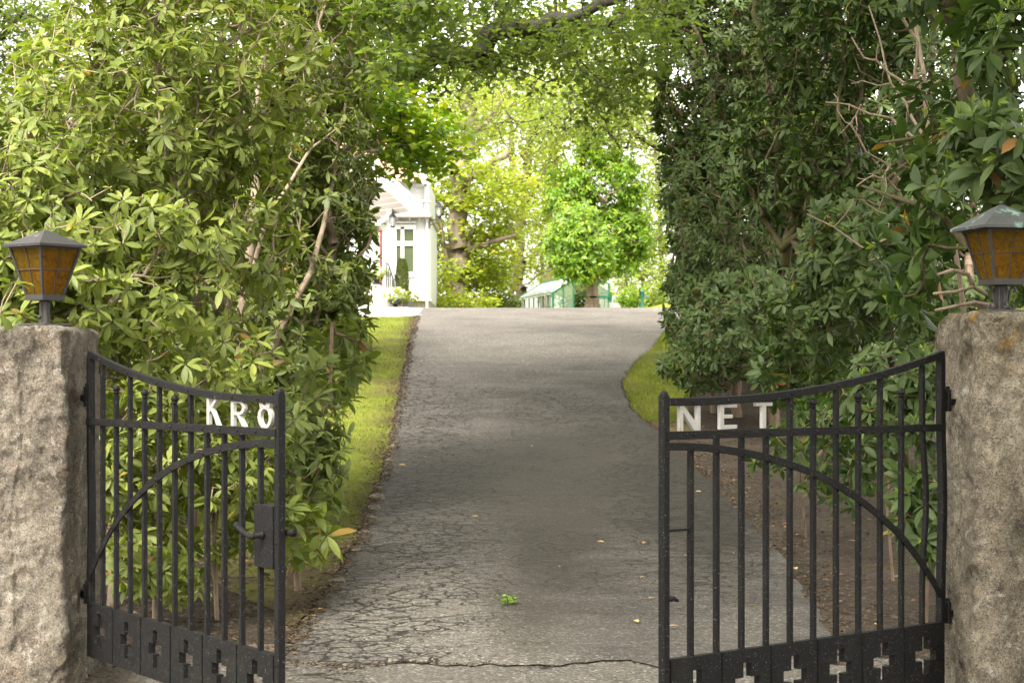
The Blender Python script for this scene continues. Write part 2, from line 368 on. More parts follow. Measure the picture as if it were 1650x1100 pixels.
gm = attr(t, 'green'); c = mixc(t, gm, c, mixc(t, nz(t, cv, 1.1, 5), (.13, .17, .025), (.26, .28, .05)))
t.links.new(c, p.inputs['Base Color']); p.inputs['Roughness'].default_value = .95; p.inputs['Specular IOR Level'].default_value = .15
b1 = bump(t, None, nz(t, cv, 9, 6, .7), 1, .06); bump(t, p, v.outputs['Distance'], .7, .012, b1); M['soil'] = m

m, t, p, o = mat('asphalt'); cv = coord(t)
c = ramp(t, nz(t, cv, .9, 5, .6), [(.3, (.054, .048, .041)), (.7, (.104, .094, .081))])
mp = N(t, 'Mapping'); mp.inputs['Scale'].default_value = (.35, 2.2, 1); t.links.new(cv, mp.inputs[0])
c = mixc(t, .7, c, ramp(t, nz(t, mp.outputs[0], 2.0, 5, .6), [(.35, g3(.72)), (.65, g3(1.2))]), 'MULTIPLY')
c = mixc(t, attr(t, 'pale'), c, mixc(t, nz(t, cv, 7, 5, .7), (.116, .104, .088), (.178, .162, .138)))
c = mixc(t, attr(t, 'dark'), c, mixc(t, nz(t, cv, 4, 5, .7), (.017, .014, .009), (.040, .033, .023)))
agg = N(t, 'TexVoronoi'); agg.inputs['Scale'].default_value = 80; t.links.new(cv, agg.inputs['Vector'])
sp = N(t, 'SeparateColor'); t.links.new(agg.outputs['Color'], sp.inputs[0])
c = mixc(t, .75, c, ramp(t, sp.outputs[0], [(0, g3(.4)), (.6, g3(.95)), (.88, g3(1.35)), (.95, g3(2.4)), (1, g3(3.2))]), 'MULTIPLY')
# cracks
nv = N(t, 'TexNoise'); nv.inputs['Scale'].default_value = 5; nv.inputs['Detail'].default_value = 5; nv.inputs['Roughness'].default_value = .7; t.links.new(cv, nv.inputs['Vector'])
wv = N(t, 'VectorMath', operation='MULTIPLY_ADD'); t.links.new(nv.outputs['Color'], wv.inputs[0]); wv.inputs[1].default_value = (.22, .22, 0); t.links.new(cv, wv.inputs[2])
def crackset(scale, wd):
    q = N(t, 'TexVoronoi', feature='DISTANCE_TO_EDGE'); q.inputs['Scale'].default_value = scale; t.links.new(wv.outputs[0], q.inputs['Vector'])
    return mth(t, 'DIVIDE', q.outputs['Distance'], wd)
k1 = crackset(6.2, .08); k2 = crackset(2.3, .020); k3 = crackset(13.0, .05)
ck = attr(t, 'crack')
crn = mth(t, 'MULTIPLY', ck, mth(t, 'SUBTRACT', 1.35, nz(t, cv, 2.2, 3)))
line1 = mth(t, 'SUBTRACT', 1.0, mth(t, 'MINIMUM', mth(t, 'DIVIDE', k1, mth(t, 'ADD', crn, .001)), 1.0))
line2 = mth(t, 'MULTIPLY', mth(t, 'SUBTRACT', 1.0, mth(t, 'MINIMUM', k2, 1.0)), mth(t, 'MULTIPLY', ramp(t, nz(t, cv, .7, 3), [(.55, g3(0)), (.62, g3(.6))]), mth(t, 'ADD', ck, .12)))
brk = ramp(t, nz(t, cv, 1.7, 4, .7), [(.36, g3(0)), (.52, g3(1))])
line1 = mth(t, 'MULTIPLY', line1, brk)
line3 = mth(t, 'MULTIPLY', mth(t, 'MULTIPLY', mth(t, 'SUBTRACT', 1.0, mth(t, 'MINIMUM', k3, 1.0)), ramp(t, nz(t, cv, 2.6, 4, .7), [(.54, g3(0)), (.6, g3(.8))])), ck)
line = mth(t, 'MAXIMUM', mth(t, 'MAXIMUM', mth(t, 'MULTIPLY', line1, mth(t, 'MINIMUM', mth(t, 'MULTIPLY', ck, 3.0), 1.0)), line3), line2)
ls = ramp(t, line, [(.05, g3(0)), (.5, g3(1))])
c = mixc(t, mth(t, 'MULTIPLY', ls, .95), c, mixc(t, nz(t, cv, 30, 3), (.007, .006, .005), (.024, .020, .014)))
t.links.new(c, p.inputs['Base Color']); t.links.new(ramp(t, attr(t, 'dark'), [(0, g3(.86)), (1, g3(.7))]), p.inputs['Roughness']); p.inputs['Specular IOR Level'].default_value = .3
b1 = bump(t, None, ls, 1.0, -.012); b2 = bump(t, None, nz(t, cv, 6, 5), .5, .02, b1); bump(t, p, agg.outputs['Distance'], .7, .005, b2); M['asphalt'] = m

def gravel(name, a, b, scale=45):
    m, t, p, o = mat(name); cv = coord(t); v = N(t, 'TexVoronoi'); v.inputs['Scale'].default_value = scale; t.links.new(cv, v.inputs['Vector'])
    s_ = N(t, 'SeparateColor'); t.links.new(v.outputs['Color'], s_.inputs[0]); c = mixc(t, s_.outputs[0], a, b)
    t.links.new(c, p.inputs['Base Color']); p.inputs['Roughness'].default_value = .9; bump(t, p, v.outputs['Distance'], .8, .01); return m
M['gravel_white'] = gravel('pale_gravel', (.50, .47, .44), (.72, .69, .65), 25)
M['gravel_dark'] = gravel('grit', (.05, .042, .035), (.17, .14, .115), 55)
m, t, p, o = mat('lawn'); cv = coord(t)
c = ramp(t, nz(t, cv, 1.6, 6, .7), [(.3, (.10, .11, .022)), (.45, (.16, .19, .028)), (.62, (.25, .27, .04)), (.75, (.30, .28, .08))])
c = mixc(t, attr(t, 'bare'), c, mixc(t, nz(t, cv, 8, 5, .7), (.085, .065, .035), (.17, .13, .07)))
c = mixc(t, .6, c, ramp(t, nz(t, cv, 60, 4, .8), [(.3, g3(.5)), (.7, g3(1.4))]), 'MULTIPLY')
t.links.new(c, p.inputs['Base Color']); p.inputs['Roughness'].default_value = .95; p.inputs['Specular IOR Level'].default_value = .1
bump(t, p, nz(t, cv, 35, 5, .8), 1, .03); M['lawn'] = m
M['stone'] = granite('field_stone', (1.0, .95, .85), False)
m, t, p, o = mat('roof_tiles'); cv = coord(t)
wv_ = N(t, 'TexWave'); wv_.inputs['Scale'].default_value = 2.2; t.links.new(cv, wv_.inputs['Vector'])
c = mixc(t, nz(t, cv, 3, 5), (.50, .24, .14), (.66, .40, .28)); t.links.new(c, p.inputs['Base Color']); bump(t, p, wv_.outputs['Fac'], 1, .05); M['tiles'] = m

# ------------------------------------------------------------------ terrain, drive, lawns
def grid_sheet(name, rows, off, matl, attrs_fn=None, skirt=0.0, kind='structure', nx=40, rough=.0, crown=0.0, rag=0.0):
    """rows: list of (Y, xl, xr)."""
    Ys = np.array([r[0] for r in rows]); XL = np.array([r[1] for r in rows]); XR = np.array([r[2] for r in rows])
    s = np.linspace(0, 1, nx)
    X = XL[:, None] + (XR - XL)[:, None] * s; Y = np.repeat(Ys[:, None], nx, 1)
    if rag:
        fall = np.clip(1 - (Y - Ys[0]) / .6, 0, 1)
        Y = Y + fall * np.array([[mnoise.fractal(Vector((x * 2.2, 7.7, 1)), 1, 2, 4) for x in a] for a in X]) * rag
    Z = prof(Y) + off + crown * (1 - (2 * s[None] - 1) ** 2)
    if rough: Z = Z + np.array([[mnoise.noise(Vector((x * .8, y * .8, 3))) for x, y in zip(a, b)] for a, b in zip(X, Y)]) * rough
    if skirt:
        Z[:, 0] -= skirt; Z[:, -1] -= skirt; Z[0] -= skirt; Z[-1] -= skirt
    V = np.stack([X, Y, Z], -1).reshape(-1, 3); ny = len(rows)
    i = np.arange((ny - 1) * nx).reshape(ny - 1, nx)[:, :-1].ravel()
    Fq = np.stack([i, i + 1, i + nx + 1, i + nx], 1)
    at = attrs_fn(V) if attrs_fn else None
    me = np_mesh(name, V, [Fq], at); return link_mesh(name, me, matl, None, kind=kind)
def pix_of(V):
    Yc = np.maximum(V[:, 1], 1); return HX + V[:, 0] / Yc * F, HY - (V[:, 2] - EYE) / Yc * F
# big ground
gy = np.concatenate([np.arange(-30, 6, 2.0), np.arange(6, 60, .25), np.arange(60, 130, 2.), np.array([150, 200, 300, 500, 900, 1500, 3000.])])
gx = np.concatenate([[-1500, -400, -120, -50, -25], np.arange(-15, 15.01, .5), [25, 50, 120, 400, 1500.]])
XX, YY = np.meshgrid(gx, gy); ZZ = prof(YY)
GV = np.stack([XX, YY, ZZ], -1).reshape(-1, 3)
nx_ = len(gx); ii = np.arange((len(gy) - 1) * nx_).reshape(-1, nx_)[:, :-1].ravel()
gatt = {'green': np.clip(sm(34, 41, GV[:, 1]) + 0 * GV[:, 0], 0, 1)}
link_mesh('ground', np_mesh('ground', GV, [np.stack([ii, ii + 1, ii + nx_ + 1, ii + nx_], 1)], gatt), M['soil'], None, kind='structure')

LE = [G(*p) for p in [(672, 504), (667, 530), (658, 570), (652, 600), (643, 650), (634, 700), (620, 760), (600, 810), (575, 880), (545, 930), (505, 990), (470, 1040), (440, 1079)]]
RE = [G(*p) for p in [(1120, 504), (1075, 530), (1052, 560), (1018, 590), (1003, 620), (1012, 655), (1045, 685), (1080, 710), (1115, 745), (1160, 795), (1215, 850), (1262, 900), (1300, 960), (1335, 1020), (1370, 1079)]]
def edge(E, Y, seed, amp=.05):
    E = sorted(E, key=lambda q: q[1]); X = np.interp(Y, [q[1] for q in E], [q[0] for q in E])
    return X + np.array([mnoise.noise(Vector((seed, y * 2.1, 0))) + .5 * mnoise.noise(Vector((seed, y * 7, 5))) for y in np.atleast_1d(Y)]) * amp
Yd = np.arange(9.55, 40.5, .1)
XLd, XRd = edge(LE, Yd, 1.3), edge(RE, Yd, 7.7)
def gauss(px, py, cx, cy, sx, sy): return np.exp(-((px - cx) / sx) ** 2 - ((py - cy) / sy) ** 2)
def drive_attr(V):
    px, py = pix_of(V); nn = np.array([mnoise.fractal(Vector((a * 1.3, b * .9, 0)), 1, 2, 4) for a, b in V[:, :2]])
    crack = 1.1 * gauss(px, py, 640, 960, 130, 120) + .75 * gauss(px, py, 700, 820, 90, 120) + .8 * gauss(px, py, 560, 1040, 120, 70) + .55 * gauss(px, py, 690, 680, 70, 80) + .5 * gauss(px, py, 660, 620, 40, 60) + .5 * gauss(px, py, 900, 660, 120, 40) \
        + 1.1 * gauss(px, py, 1140, 870, 120, 90) + .7 * gauss(px, py, 1030, 760, 50, 90) + .6 * gauss(px, py, 1180, 800, 70, 60)
    crack = np.clip(crack * 1.2 + nn * .35 + .12 * sm(560, 800, py) - .10, 0, 1)
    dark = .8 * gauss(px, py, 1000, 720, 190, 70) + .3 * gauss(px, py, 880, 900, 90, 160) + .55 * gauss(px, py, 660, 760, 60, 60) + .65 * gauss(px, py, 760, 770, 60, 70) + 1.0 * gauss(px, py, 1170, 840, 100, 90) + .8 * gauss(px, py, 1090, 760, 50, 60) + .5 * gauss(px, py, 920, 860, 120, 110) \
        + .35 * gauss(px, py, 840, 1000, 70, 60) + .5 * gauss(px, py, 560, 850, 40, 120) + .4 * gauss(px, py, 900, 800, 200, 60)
    pale = 1.0 * gauss(px, py, 660, 980, 150, 80) + .9 * gauss(px, py, 780, 1040, 150, 60) + .45 * gauss(px, py, 1200, 1010, 130, 45) + .5 * sm(640, 560, py) + .6 * gauss(px, py, 800, 1100, 300, 40)  # far band: glancing-angle brightness put into the colour; the rest are pale patches
    return {'crack': crack, 'dark': np.clip(dark * 1.15 + nn * .45 - .05, 0, .95), 'pale': np.clip(pale + nn * .35 - .05, 0, .9)}
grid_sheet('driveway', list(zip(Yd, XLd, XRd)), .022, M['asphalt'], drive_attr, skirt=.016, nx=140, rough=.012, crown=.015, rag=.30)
Yp = np.arange(3, 10.0, .1)
def pave_attr(V):
    n_ = len(V); nn = np.array([mnoise.fractal(Vector((a * 1.6, b * 1.1, 9)), 1, 2, 4) for a, b in V[:, :2]])
    return {'crack': np.clip(.15 + nn * .3, 0, 1), 'dark': np.clip(nn * .6 - .05, 0, .6), 'pale': np.clip(.75 + nn * .3, 0, 1)}
grid_sheet('pavement', [(y, -1.75 - .2 * math.sin(y * 3), 2.1 + .2 * math.sin(y * 2)) for y in Yp], .012, M['asphalt'], pave_attr, skirt=.02, nx=50, rough=.012)
# forecourt at the top
grid_sheet('forecourt', [(y, -1.2 - .35 * (y - 38), 9.0) for y in np.arange(38.6, 48.2, .25)], .03, M['asphalt'], lambda V: {'crack': V[:, 0] * 0, 'dark': V[:, 0] * 0, 'pale': V[:, 0] * 0 + .9}, skirt=.03, nx=40)
grid_sheet('gravel_path', [(y, -9, -1.55 - .10 * (y - 37)) for y in np.arange(37.2, 50.0, .25)], .04, M['gravel_white'], None, skirt=.03, nx=20)
# lawns
Yl = np.arange(11.0, 37.4, .25)
def bare_attr(V):
    px, py = pix_of(V); nn = np.array([mnoise.fractal(Vector((a * 1.5, b * 1.2, 4)), 1, 2, 4) for a, b in V[:, :2]])
    b = sm(800, 960, py) * .6 + .6 * sm(.5, .12, np.abs(V[:, 0] - np.interp(V[:, 1], Yd, XLd))) * .8
    return {'bare': np.clip(b + nn * 1.1 + .05, 0, 1)}
grid_sheet('lawn', [(y, float(edge(LE, y, 1.3)[0]) - min(1.5, .1 + .35 * (y - 11)) - .10 * max(0, y - 17) ** 1.15 - .2 * mnoise.noise(Vector((y * .9, 3, 3))), float(edge(LE, y, 1.3)[0]) - .04) for y in Yl], .012, M['lawn'], bare_attr, nx=60, rough=.015)
Yr = np.arange(22.5, 37, .25)
def bare_attr2(V):
    nn = np.array([mnoise.fractal(Vector((a * 1.5, b * 1.2, 4)), 1, 2, 4) for a, b in V[:, :2]])
    return {'bare': np.clip(.1 + nn * 1.2 + sm(25.5, 22.5, V[:, 1]) + .7 * sm(.22, .02, V[:, 0] - np.interp(V[:, 1], Yd, XRd)), 0, 1)}
grid_sheet('lawn', [(y, float(edge(RE, y, 7.7)[0]) + .06, float(edge(RE, y, 7.7)[0]) + .35 + .6 * math.sin(math.pi * min(1, (y - 22.3) / 9)) + .06 * max(0, y - 28) ** 2 + .15 * mnoise.noise(Vector((y * .9, 8, 3)))) for y in Yr], .012, M['lawn'], bare_attr2, nx=40, rough=.015)
# raised lawn bank beyond the forecourt, right
me_rows = [(y, 2.7, 14) for y in np.arange(48.25, 60, .4)]
def bank():
    Ys = np.arange(48.25, 64, .4); Xs = np.linspace(2.6, 16, 50); V = []
    for y in Ys:
        for x in Xs: V.append((x, y, float(prof(y)) + .05 + .45 * sm(3.0, 5.5, x) * sm(48.2, 51, y)))
    nxx = 50; i = np.arange((len(Ys) - 1) * nxx).reshape(-1, nxx)[:, :-1].ravel(); V = np.array(V)
    link_mesh('lawn', np_mesh('lawn', V, [np.stack([i, i + 1, i + nxx + 1, i + nxx], 1)], {'bare': V[:, 0] * 0}), M['lawn'], None, kind='structure')
bank()
# grit beside the pillars
grid_sheet('gravel_verge', [(y, -3.2, -1.18 - .1 * math.sin(y * 2.3) - .05 * math.sin(y * 9)) for y in np.arange(6.5, 10.4, .1)], .008, M['gravel_dark'], None, nx=20, rough=.01)

# ------------------------------------------------------------------ leaves
def template(kind):
    if kind == 'rhodo':                           # folded, arched ellipse
        st = [(0, 0), (.18, .55), (.45, 1.0), (.75, .85), (1, 0)]
        V = []; Fq = []; Ft = []
        V.append((0, 0, 0))
        for a, wdt in st[1:-1]:
            z = -.16 * a * a; V += [(a, -.5 * wdt, z + .045 * wdt), (a, 0, z), (a, .5 * wdt, z + .045 * wdt)]
        V.append((1, 0, -.20))
        Ft = [(0, 2, 1), (0, 3, 2)]
        for i in range(2):
            b = 1 + 3 * i; Fq += [(b, b + 1, b + 4, b + 3), (b + 1, b + 2, b + 5, b + 4)]
        Ft += [(7, 8, 10), (8, 9, 10)]
        Ft = [(0, 1, 2)[::-1], (0, 2, 3)[::-1]] + [(7, 8, 10), (8, 9, 10)]
        Fq = [q for q in Fq]
        return np.array(V, float), np.array(Ft), np.array(Fq)
    if kind == 'small':                           # 6-vertex pointed leaf
        V = [(0, 0, 0), (.45, -.5, .06), (.45, 0, 0), (.45, .5, .06), (1, 0, -.12)]
        return np.array(V, float), np.array([(0, 1, 2), (0, 2, 3), (1, 4, 2), (2, 4, 3)]), None
    if kind == 'tiny':
        V = [(0, 0, 0), (.5, -.5, .05), (.5, .5, .05), (1, 0, -.1)]
        return np.array(V, float), None, np.array([(0, 1, 3, 2)])
    if kind == 'blade':
        V = [(0, -.5, 0), (0, .5, 0), (1, 0, 0)]
        return np.array(V, float), np.array([(0, 1, 2)]), None
    if kind == 'maple':                           # lobed
        pts = []
        for k in range(14):
            a = math.pi * (-.93 + 1.86 * k / 13); r = (.62 if k % 2 else 1.0) * (.75 + .25 * math.cos(a)); pts.append((.35 + .65 * r * math.cos(a) * .8, .62 * r * math.sin(a), -.12 * r * abs(math.sin(a))))
        V = [(.0, 0, 0)] + pts; T = [(0, i, i + 1) for i in range(1, 14)]
        return np.array(V, float), np.array(T), None
def leaf_mesh(name, shape, pos, d, up, length, width, tint, matl, parent=None, **k):
    V0, Ft, Fq = template(shape); n = len(pos); kv = len(V0)
    d = nrm(d); side = nrm(np.cross(up, d)); u2 = np.cross(d, side)
    L = np.asarray(length)[:, None, None] * np.ones((n, 1, 1)); W = L * np.asarray(width).reshape(-1, 1, 1)
    V = pos[:, None, :] + V0[None, :, 0:1] * L * d[:, None] + V0[None, :, 1:2] * W * side[:, None] + V0[None, :, 2:3] * L * u2[:, None]
    base = (np.arange(n) * kv)[:, None, None]; Fs = []
    if Ft is not None: Fs.append((Ft[None] + base).reshape(-1, 3))
    if Fq is not None: Fs.append((Fq[None] + base).reshape(-1, 4))
    me = np_mesh(name, V.reshape(-1, 3), Fs, {'tint': np.repeat(tint, kv)})
    return link_mesh(name, me, matl, parent, **k)
def ell(C, r, n, rs, shell=.55):                  # points in an ellipsoid, biased outwards
    d = nrm(rs.normal(size=(n, 3))); rad = rs.uniform(0, 1, n) ** (1 / 3.) ; rad = shell + (1 - shell) * rad if shell else rad
    rad = np.where(rs.uniform(size=n) < .2, rs.uniform(.2, 1, n), rad)
    return np.array(C) + d * rad[:, None] * np.array(r)
def blob(b):                                      # (px, py, Y, rx_px, ry_px, depth)
    px, py, Y, rx, ry, rd = b[:6]; return P(px, py, Y), (rx / F * Y * YK, rd * YK, ry / F * Y * YK)
def blob_pts(blobs, n, rs, shell=.55):
    vol = np.array([b[3] * b[4] * (b[6] if len(b) > 6 else 1) for b in blobs], float); ns = np.maximum(1, (vol / vol.sum() * n).astype(int))
    return np.concatenate([ell(*blob(b), k, rs, shell) for b, k in zip(blobs, ns)])
# ------------------------------------------------------------------ branch skeletons
def frusta(name, p0, p1, r0, r1, matl, parent, ns=5, **k):
    d = nrm(p1 - p0); a = np.where(np.abs(d[:, 2:3]) < .9, np.array([[0, 0, 1.]]), np.array([[1., 0, 0]])); u = nrm(np.cross(a, d)); v = np.cross(d, u)
    th = 2 * np.pi * np.arange(ns) / ns; R = (u[:, None] * np.cos(th)[None, :, None] + v[:, None] * np.sin(th)[None, :, None])
    e = d * np.minimum(r0, .3 * np.linalg.norm(p1 - p0, axis=1))[:, None] * .5
    V = np.concatenate([(p0 - e)[:, None] + R * r0[:, None, None], (p1 + e * .5)[:, None] + R * r1[:, None, None]], 1)
    i = np.arange(ns); q = np.stack([i, (i + 1) % ns, (i + 1) % ns + ns, i + ns], 1)
    Fq = (q[None] + (np.arange(len(p0)) * 2 * ns)[:, None, None]).reshape(-1, 4)
    return link_mesh(name, np_mesh(name, V.reshape(-1, 3), [Fq]), matl, parent, **k)
def grow(stems, pts, rs, tip=.004, alpha=.25, expo=2.3, kink=.10, maxr=1.0):
    """stems: list of (polyline, r_base, r_top). Returns edges and a tip direction per point."""
    pos, par, pl, rf = [], [], [], []
    for poly, rb, rt in stems:
        poly = [np.array(q, float) for q in poly]; prev = -1; tot = len(poly); acc = 0
        # refine with wobble
        fine = [poly[0]]
        for a, b in zip(poly[:-1], poly[1:]):
            n_ = max(2, int(np.linalg.norm(b - a) / .22)); n_ = min(n_, 8)
            for i in range(1, n_ + 1): fine.append(a + (b - a) * i / n_ + (rs.normal(size=3) * rb * .35 if i < n_ else 0))
        if pos:                                   # join to an existing stem if it starts on one
            dd = np.linalg.norm(np.array(pos) - fine[0], axis=1)
            if dd.min() < .25: prev = int(dd.argmin()); acc = pl[prev]
        for i, q in enumerate(fine):
            if prev >= 0: acc += np.linalg.norm(q - pos[prev])
            pos.append(q); par.append(prev); pl.append(acc); rf.append(rb + (rt - rb) * i / max(1, len(fine) - 1)); prev = len(pos) - 1
    S = len(pos); n = len(pts); cap = S + 2 * n
    A = np.zeros((cap, 3)); A[:S] = pos; PLn = np.zeros(cap); PLn[:S] = pl; PA = np.full(cap, -1); PA[:S] = par; cnt = S
    d0 = np.array([np.linalg.norm(A[:S] - q, axis=1).min() for q in pts]); order = np.argsort(d0); where = np.zeros(n, int)
    for i in order:
        q = pts[i]; df = A[:cnt] - q; dist = np.sqrt((df * df).sum(1)); j = int(np.argmin(dist + alpha * PLn[:cnt]))
        mid = (q + A[j]) / 2 + rs.normal(size=3) * dist[j] * kink; mid[2] -= dist[j] * .06
        A[cnt] = mid; PA[cnt] = j; PLn[cnt] = PLn[j] + dist[j] / 2; A[cnt + 1] = q; PA[cnt + 1] = cnt; PLn[cnt + 1] = PLn[j] + dist[j]; where[i] = cnt + 1; cnt += 2
    rad = np.zeros(cnt)
    ch = np.zeros(cnt)
    for i in range(cnt - 1, -1, -1):
        r = max(tip ** expo, ch[i]); rad[i] = min(maxr, r ** (1 / expo))
        if i < S: rad[i] = max(rf[i], min(rad[i], rf[i] * 1.15))
        if PA[i] >= 0: ch[PA[i]] += r
    idx = np.arange(cnt); m_ = PA[:cnt] >= 0; e = idx[m_]
    par_ = PA[e]; r0 = np.where(par_ < S, np.minimum(rad[par_], np.maximum(rad[e] * 1.3, 0)), rad[par_]); same = (e < S); r0 = np.where(same, rad[par_], r0); r0 = np.minimum(r0, np.where(same, 9, rad[e] * 1.6))
    tipdir = nrm(A[where] - A[PA[where]])
    return A[par_], A[e], r0, rad[e], tipdir
def tints(n, rs, orange=.006, hi=.8):
    t_ = rs.beta(2, 2, n) * hi; m_ = rs.uniform(size=n) < orange; t_[m_] = rs.uniform(.94, 1, m_.sum()); return t_
def rosettes(pts, axis, rs, per=(6, 10), L=.12, shoots=.25, orange=.006, droop=(-.55, .35), hi=.8):
    """leaf whorls at branch tips; returns arrays for leaf_mesh."""
    k = rs.randint(per[0], per[1] + 1, len(pts)); idx = np.repeat(np.arange(len(pts)), k); n = len(idx)
    ax = nrm(axis + rs.normal(size=axis.shape) * .45 + np.array([0, 0, .55])); a = ax[idx]
    ref = nrm(np.cross(a, np.array([.3, .9, .1]))); bi = np.cross(a, ref)
    start = np.repeat(np.concatenate([[0], np.cumsum(k)[:-1]]), k); th = (np.arange(n) - start) * 2.4 + rs.uniform(0, 6.28, len(pts))[idx] + rs.normal(size=n) * .25
    el = rs.uniform(droop[0], droop[1], n)
    rd = ref * np.cos(th)[:, None] + bi * np.sin(th)[:, None]; d = rd * np.cos(el)[:, None] + a * np.sin(el)[:, None]
    up = a * np.cos(el)[:, None] - rd * np.sin(el)[:, None]; up = nrm(up + np.array([0, 0, .35]) + rs.normal(size=(n, 3)) * .12)
    Ls = L * rs.uniform(.55, 1.2, n) * np.repeat(rs.uniform(.7, 1.2, len(pts)), k); pos = pts[idx] + a * rs.uniform(-.03, .01, n)[:, None] + rd * .008
    base = rs.normal(size=len(pts)) * .08; ti = np.clip(tints(n, rs, orange, hi) , 0, 1); g = ti < .8; ti[g] = np.clip(ti[g] + base[idx][g], 0, .8)
    out = [pos, d, up, Ls, rs.uniform(.28, .38, n), ti]
    if shoots:
        s_ = np.where(rs.uniform(size=len(pts)) < shoots)[0]
        if len(s_):
            i2 = np.repeat(s_, 4); m_ = len(i2); th2 = rs.uniform(0, 6.28, m_); a2 = ax[i2]; r2 = nrm(np.cross(a2, np.array([.3, .9, .1]))); b2 = np.cross(a2, r2)
            rd2 = r2 * np.cos(th2)[:, None] + b2 * np.sin(th2)[:, None]; d2 = nrm(rd2 * .45 + a2 + np.array([0, 0, .35]))
            out = [np.concatenate([x, y]) for x, y in zip(out, [pts[i2] + a2 * .008, d2, -rd2 + a2 * .3, L * rs.uniform(.3, .55, m_), rs.uniform(.2, .28, m_), rs.uniform(.84, .93, m_)])]
    return out
def shrub(name, label, cat, blobs, n, stems, leafm, barkm, seed, L=.12, per=(6, 10), group=None, extra=None, shoots=.22, orange=.006, stem_sides=7, shell=.55, droop=(-.55, .35), keep=None, tip=.0035, bare=.10, hi=.8, gap=-.30):
    rs = np.random.RandomState(seed); pts = blob_pts(blobs, n, rs, shell)
    if extra is not None: pts = np.concatenate([pts, extra])
    gz = prof(pts[:, 1]); pts = pts[pts[:, 2] > gz + .05]
    cl = np.array([mnoise.noise(Vector((a * 2.4 / YK, b * 2.4 / YK, c * 2.8 / YK + seed))) for a, b, c in pts]); pts = pts[cl > gap + rs.normal(size=len(pts)) * .06]
    if keep is not None: pts = pts[keep(pts)]
    p0, p1, r0, r1, td = grow(stems, pts, rs, tip=tip)
    base = np.array(stems[0][0][0], float)
    root = empty(name, base, label=label, cat=cat, group=group)
    def fin(o): o.location = -base; return o
    fin(frusta('branches', p0, p1, r0, r1, barkm, root, stem_sides))
    sel = np.ones(len(pts), bool)
    if bare: sel = rs.uniform(size=len(pts)) > bare
    cen = pts.mean(0); outd = nrm(pts - cen) * .5 + td * .8
    ro = rosettes(pts[sel], nrm(outd)[sel], rs, per, L, shoots, orange, droop, hi)
    fin(leaf_mesh('foliage', 'rhodo', *ro, leafm, root))
    return root, fin, pts
def gpt(x, y, Y, dz=0): return P(x, y, Y)
def base_at(px, Y):
    Y = Y * YK; return np.array([(px - HX) / F * Y, Y, float(prof(Y)) - .05])

GL = 'rhododendrons along the left side of the drive'; GR = 'rhododendrons along the right side of the drive'
# near left, pale green, behind the pillar lantern
exl = np.array([P(20, 455, 8.75), P(0, 505, 8.75), P(-25, 470, 8.7), P(150, 720, 9.5), P(140, 735, 9.35)])
shrub('rhododendron', 'tall pale green rhododendron behind the left stone pillar and its lantern', 'shrub',
      [(190, 210, 11.9, 250, 190, 1.0), (20, 330, 11.2, 210, 190, .8), (330, 120, 12.2, 200, 170, 1.0), (150, 430, 11.0, 230, 150, .8), (340, 360, 12.0, 140, 170, .8), (250, 590, 11.2, 200, 100, .7), (-60, 520, 11, 140, 160, .6), (250, -60, 12.4, 260, 120, 1.0)],
      4300, [([base_at(180, 11.9), P(185, 640, 11.9), P(150, 400, 11.8), P(120, 200, 11.8)], .034, .016), ([base_at(300, 12), P(330, 600, 12.0), P(300, 330, 12.1), P(250, 100, 12.1)], .03, .014), ([base_at(60, 11.4), P(60, 500, 11.3), P(20, 300, 11.3)], .03, .014)],
      M['rhodo_left'], M['twig'], 11, L=.105, group=GL, extra=exl, keep=lambda p: ~((HX + p[:, 0] / p[:, 1] * F < 95) & (HY - (p[:, 2] - EYE) / p[:, 1] * F < 105 - .8 * (HX + p[:, 0] / p[:, 1] * F))))
# middle left with the long bare trunk
YK = 1.18
shrub('rhododendron', 'tall rhododendron with a bare pale forked trunk, left of the lawn', 'shrub',
      [(500, 90, 14.5, 110, 150, 1.1), (540, 250, 14.2, 75, 130, .9), (520, 400, 13.8, 85, 120, .9), (430, 250, 13.8, 110, 180, .9), (470, 530, 13.4, 105, 95, .9), (560, 480, 13.8, 45, 70, .5), (440, 650, 13, 90, 90, .7), (480, -40, 15, 120, 100, 1), (530, 590, 13.5, 50, 60, .5)],
      4300, [([base_at(380, 13.2), P(383, 640, 12.9), P(392, 520, 12.75), P(404, 400, 12.7), P(408, 250, 12.8), P(415, 120, 13)], .062, .025),
             ([P(398, 470, 12.7), P(430, 350, 12.7), P(470, 290, 12.9), P(500, 240, 13.2), P(545, 205, 13.4)], .022, .007),
             ([P(385, 640, 12.9), P(440, 560, 12.8), P(500, 440, 13.0), P(530, 320, 13.4), P(560, 150, 14)], .03, .01),
             ([P(388, 560, 12.8), P(330, 470, 12.5), P(280, 420, 12.3)], .016, .008),
             ([base_at(450, 13.6), P(455, 560, 13.4), P(520, 480, 13.6), P(590, 400, 13.9)], .035, .01)],
      M['rhodo_mid'], M['twig'], 12, L=.108, group=GL, shoots=.3, orange=.01, gap=-.24)
YK = 1.0
shrub('rhododendron', 'leggy lower rhododendron hanging over the edge of the lawn', 'shrub',
      [(520, 640, 12.6, 50, 60, .5), (470, 720, 12.2, 75, 80, .6), (560, 560, 13.6, 50, 50, .4), (500, 700, 12.4, 60, 70, .5), (520, 760, 12.4, 35, 60, .3)],
      210, [([base_at(465, 12.8), P(475, 760, 12.6), P(530, 640, 12.8), P(535, 520, 13)], .03, .012), ([base_at(480, 12.5), P(470, 760, 12.4), P(440, 690, 12.3)], .025, .01)],
      M['rhodo_mid'], M['twig_dark'], 13, L=0.126, group=GL, bare=.1, gap=-.4, shoots=.35, orange=.02)
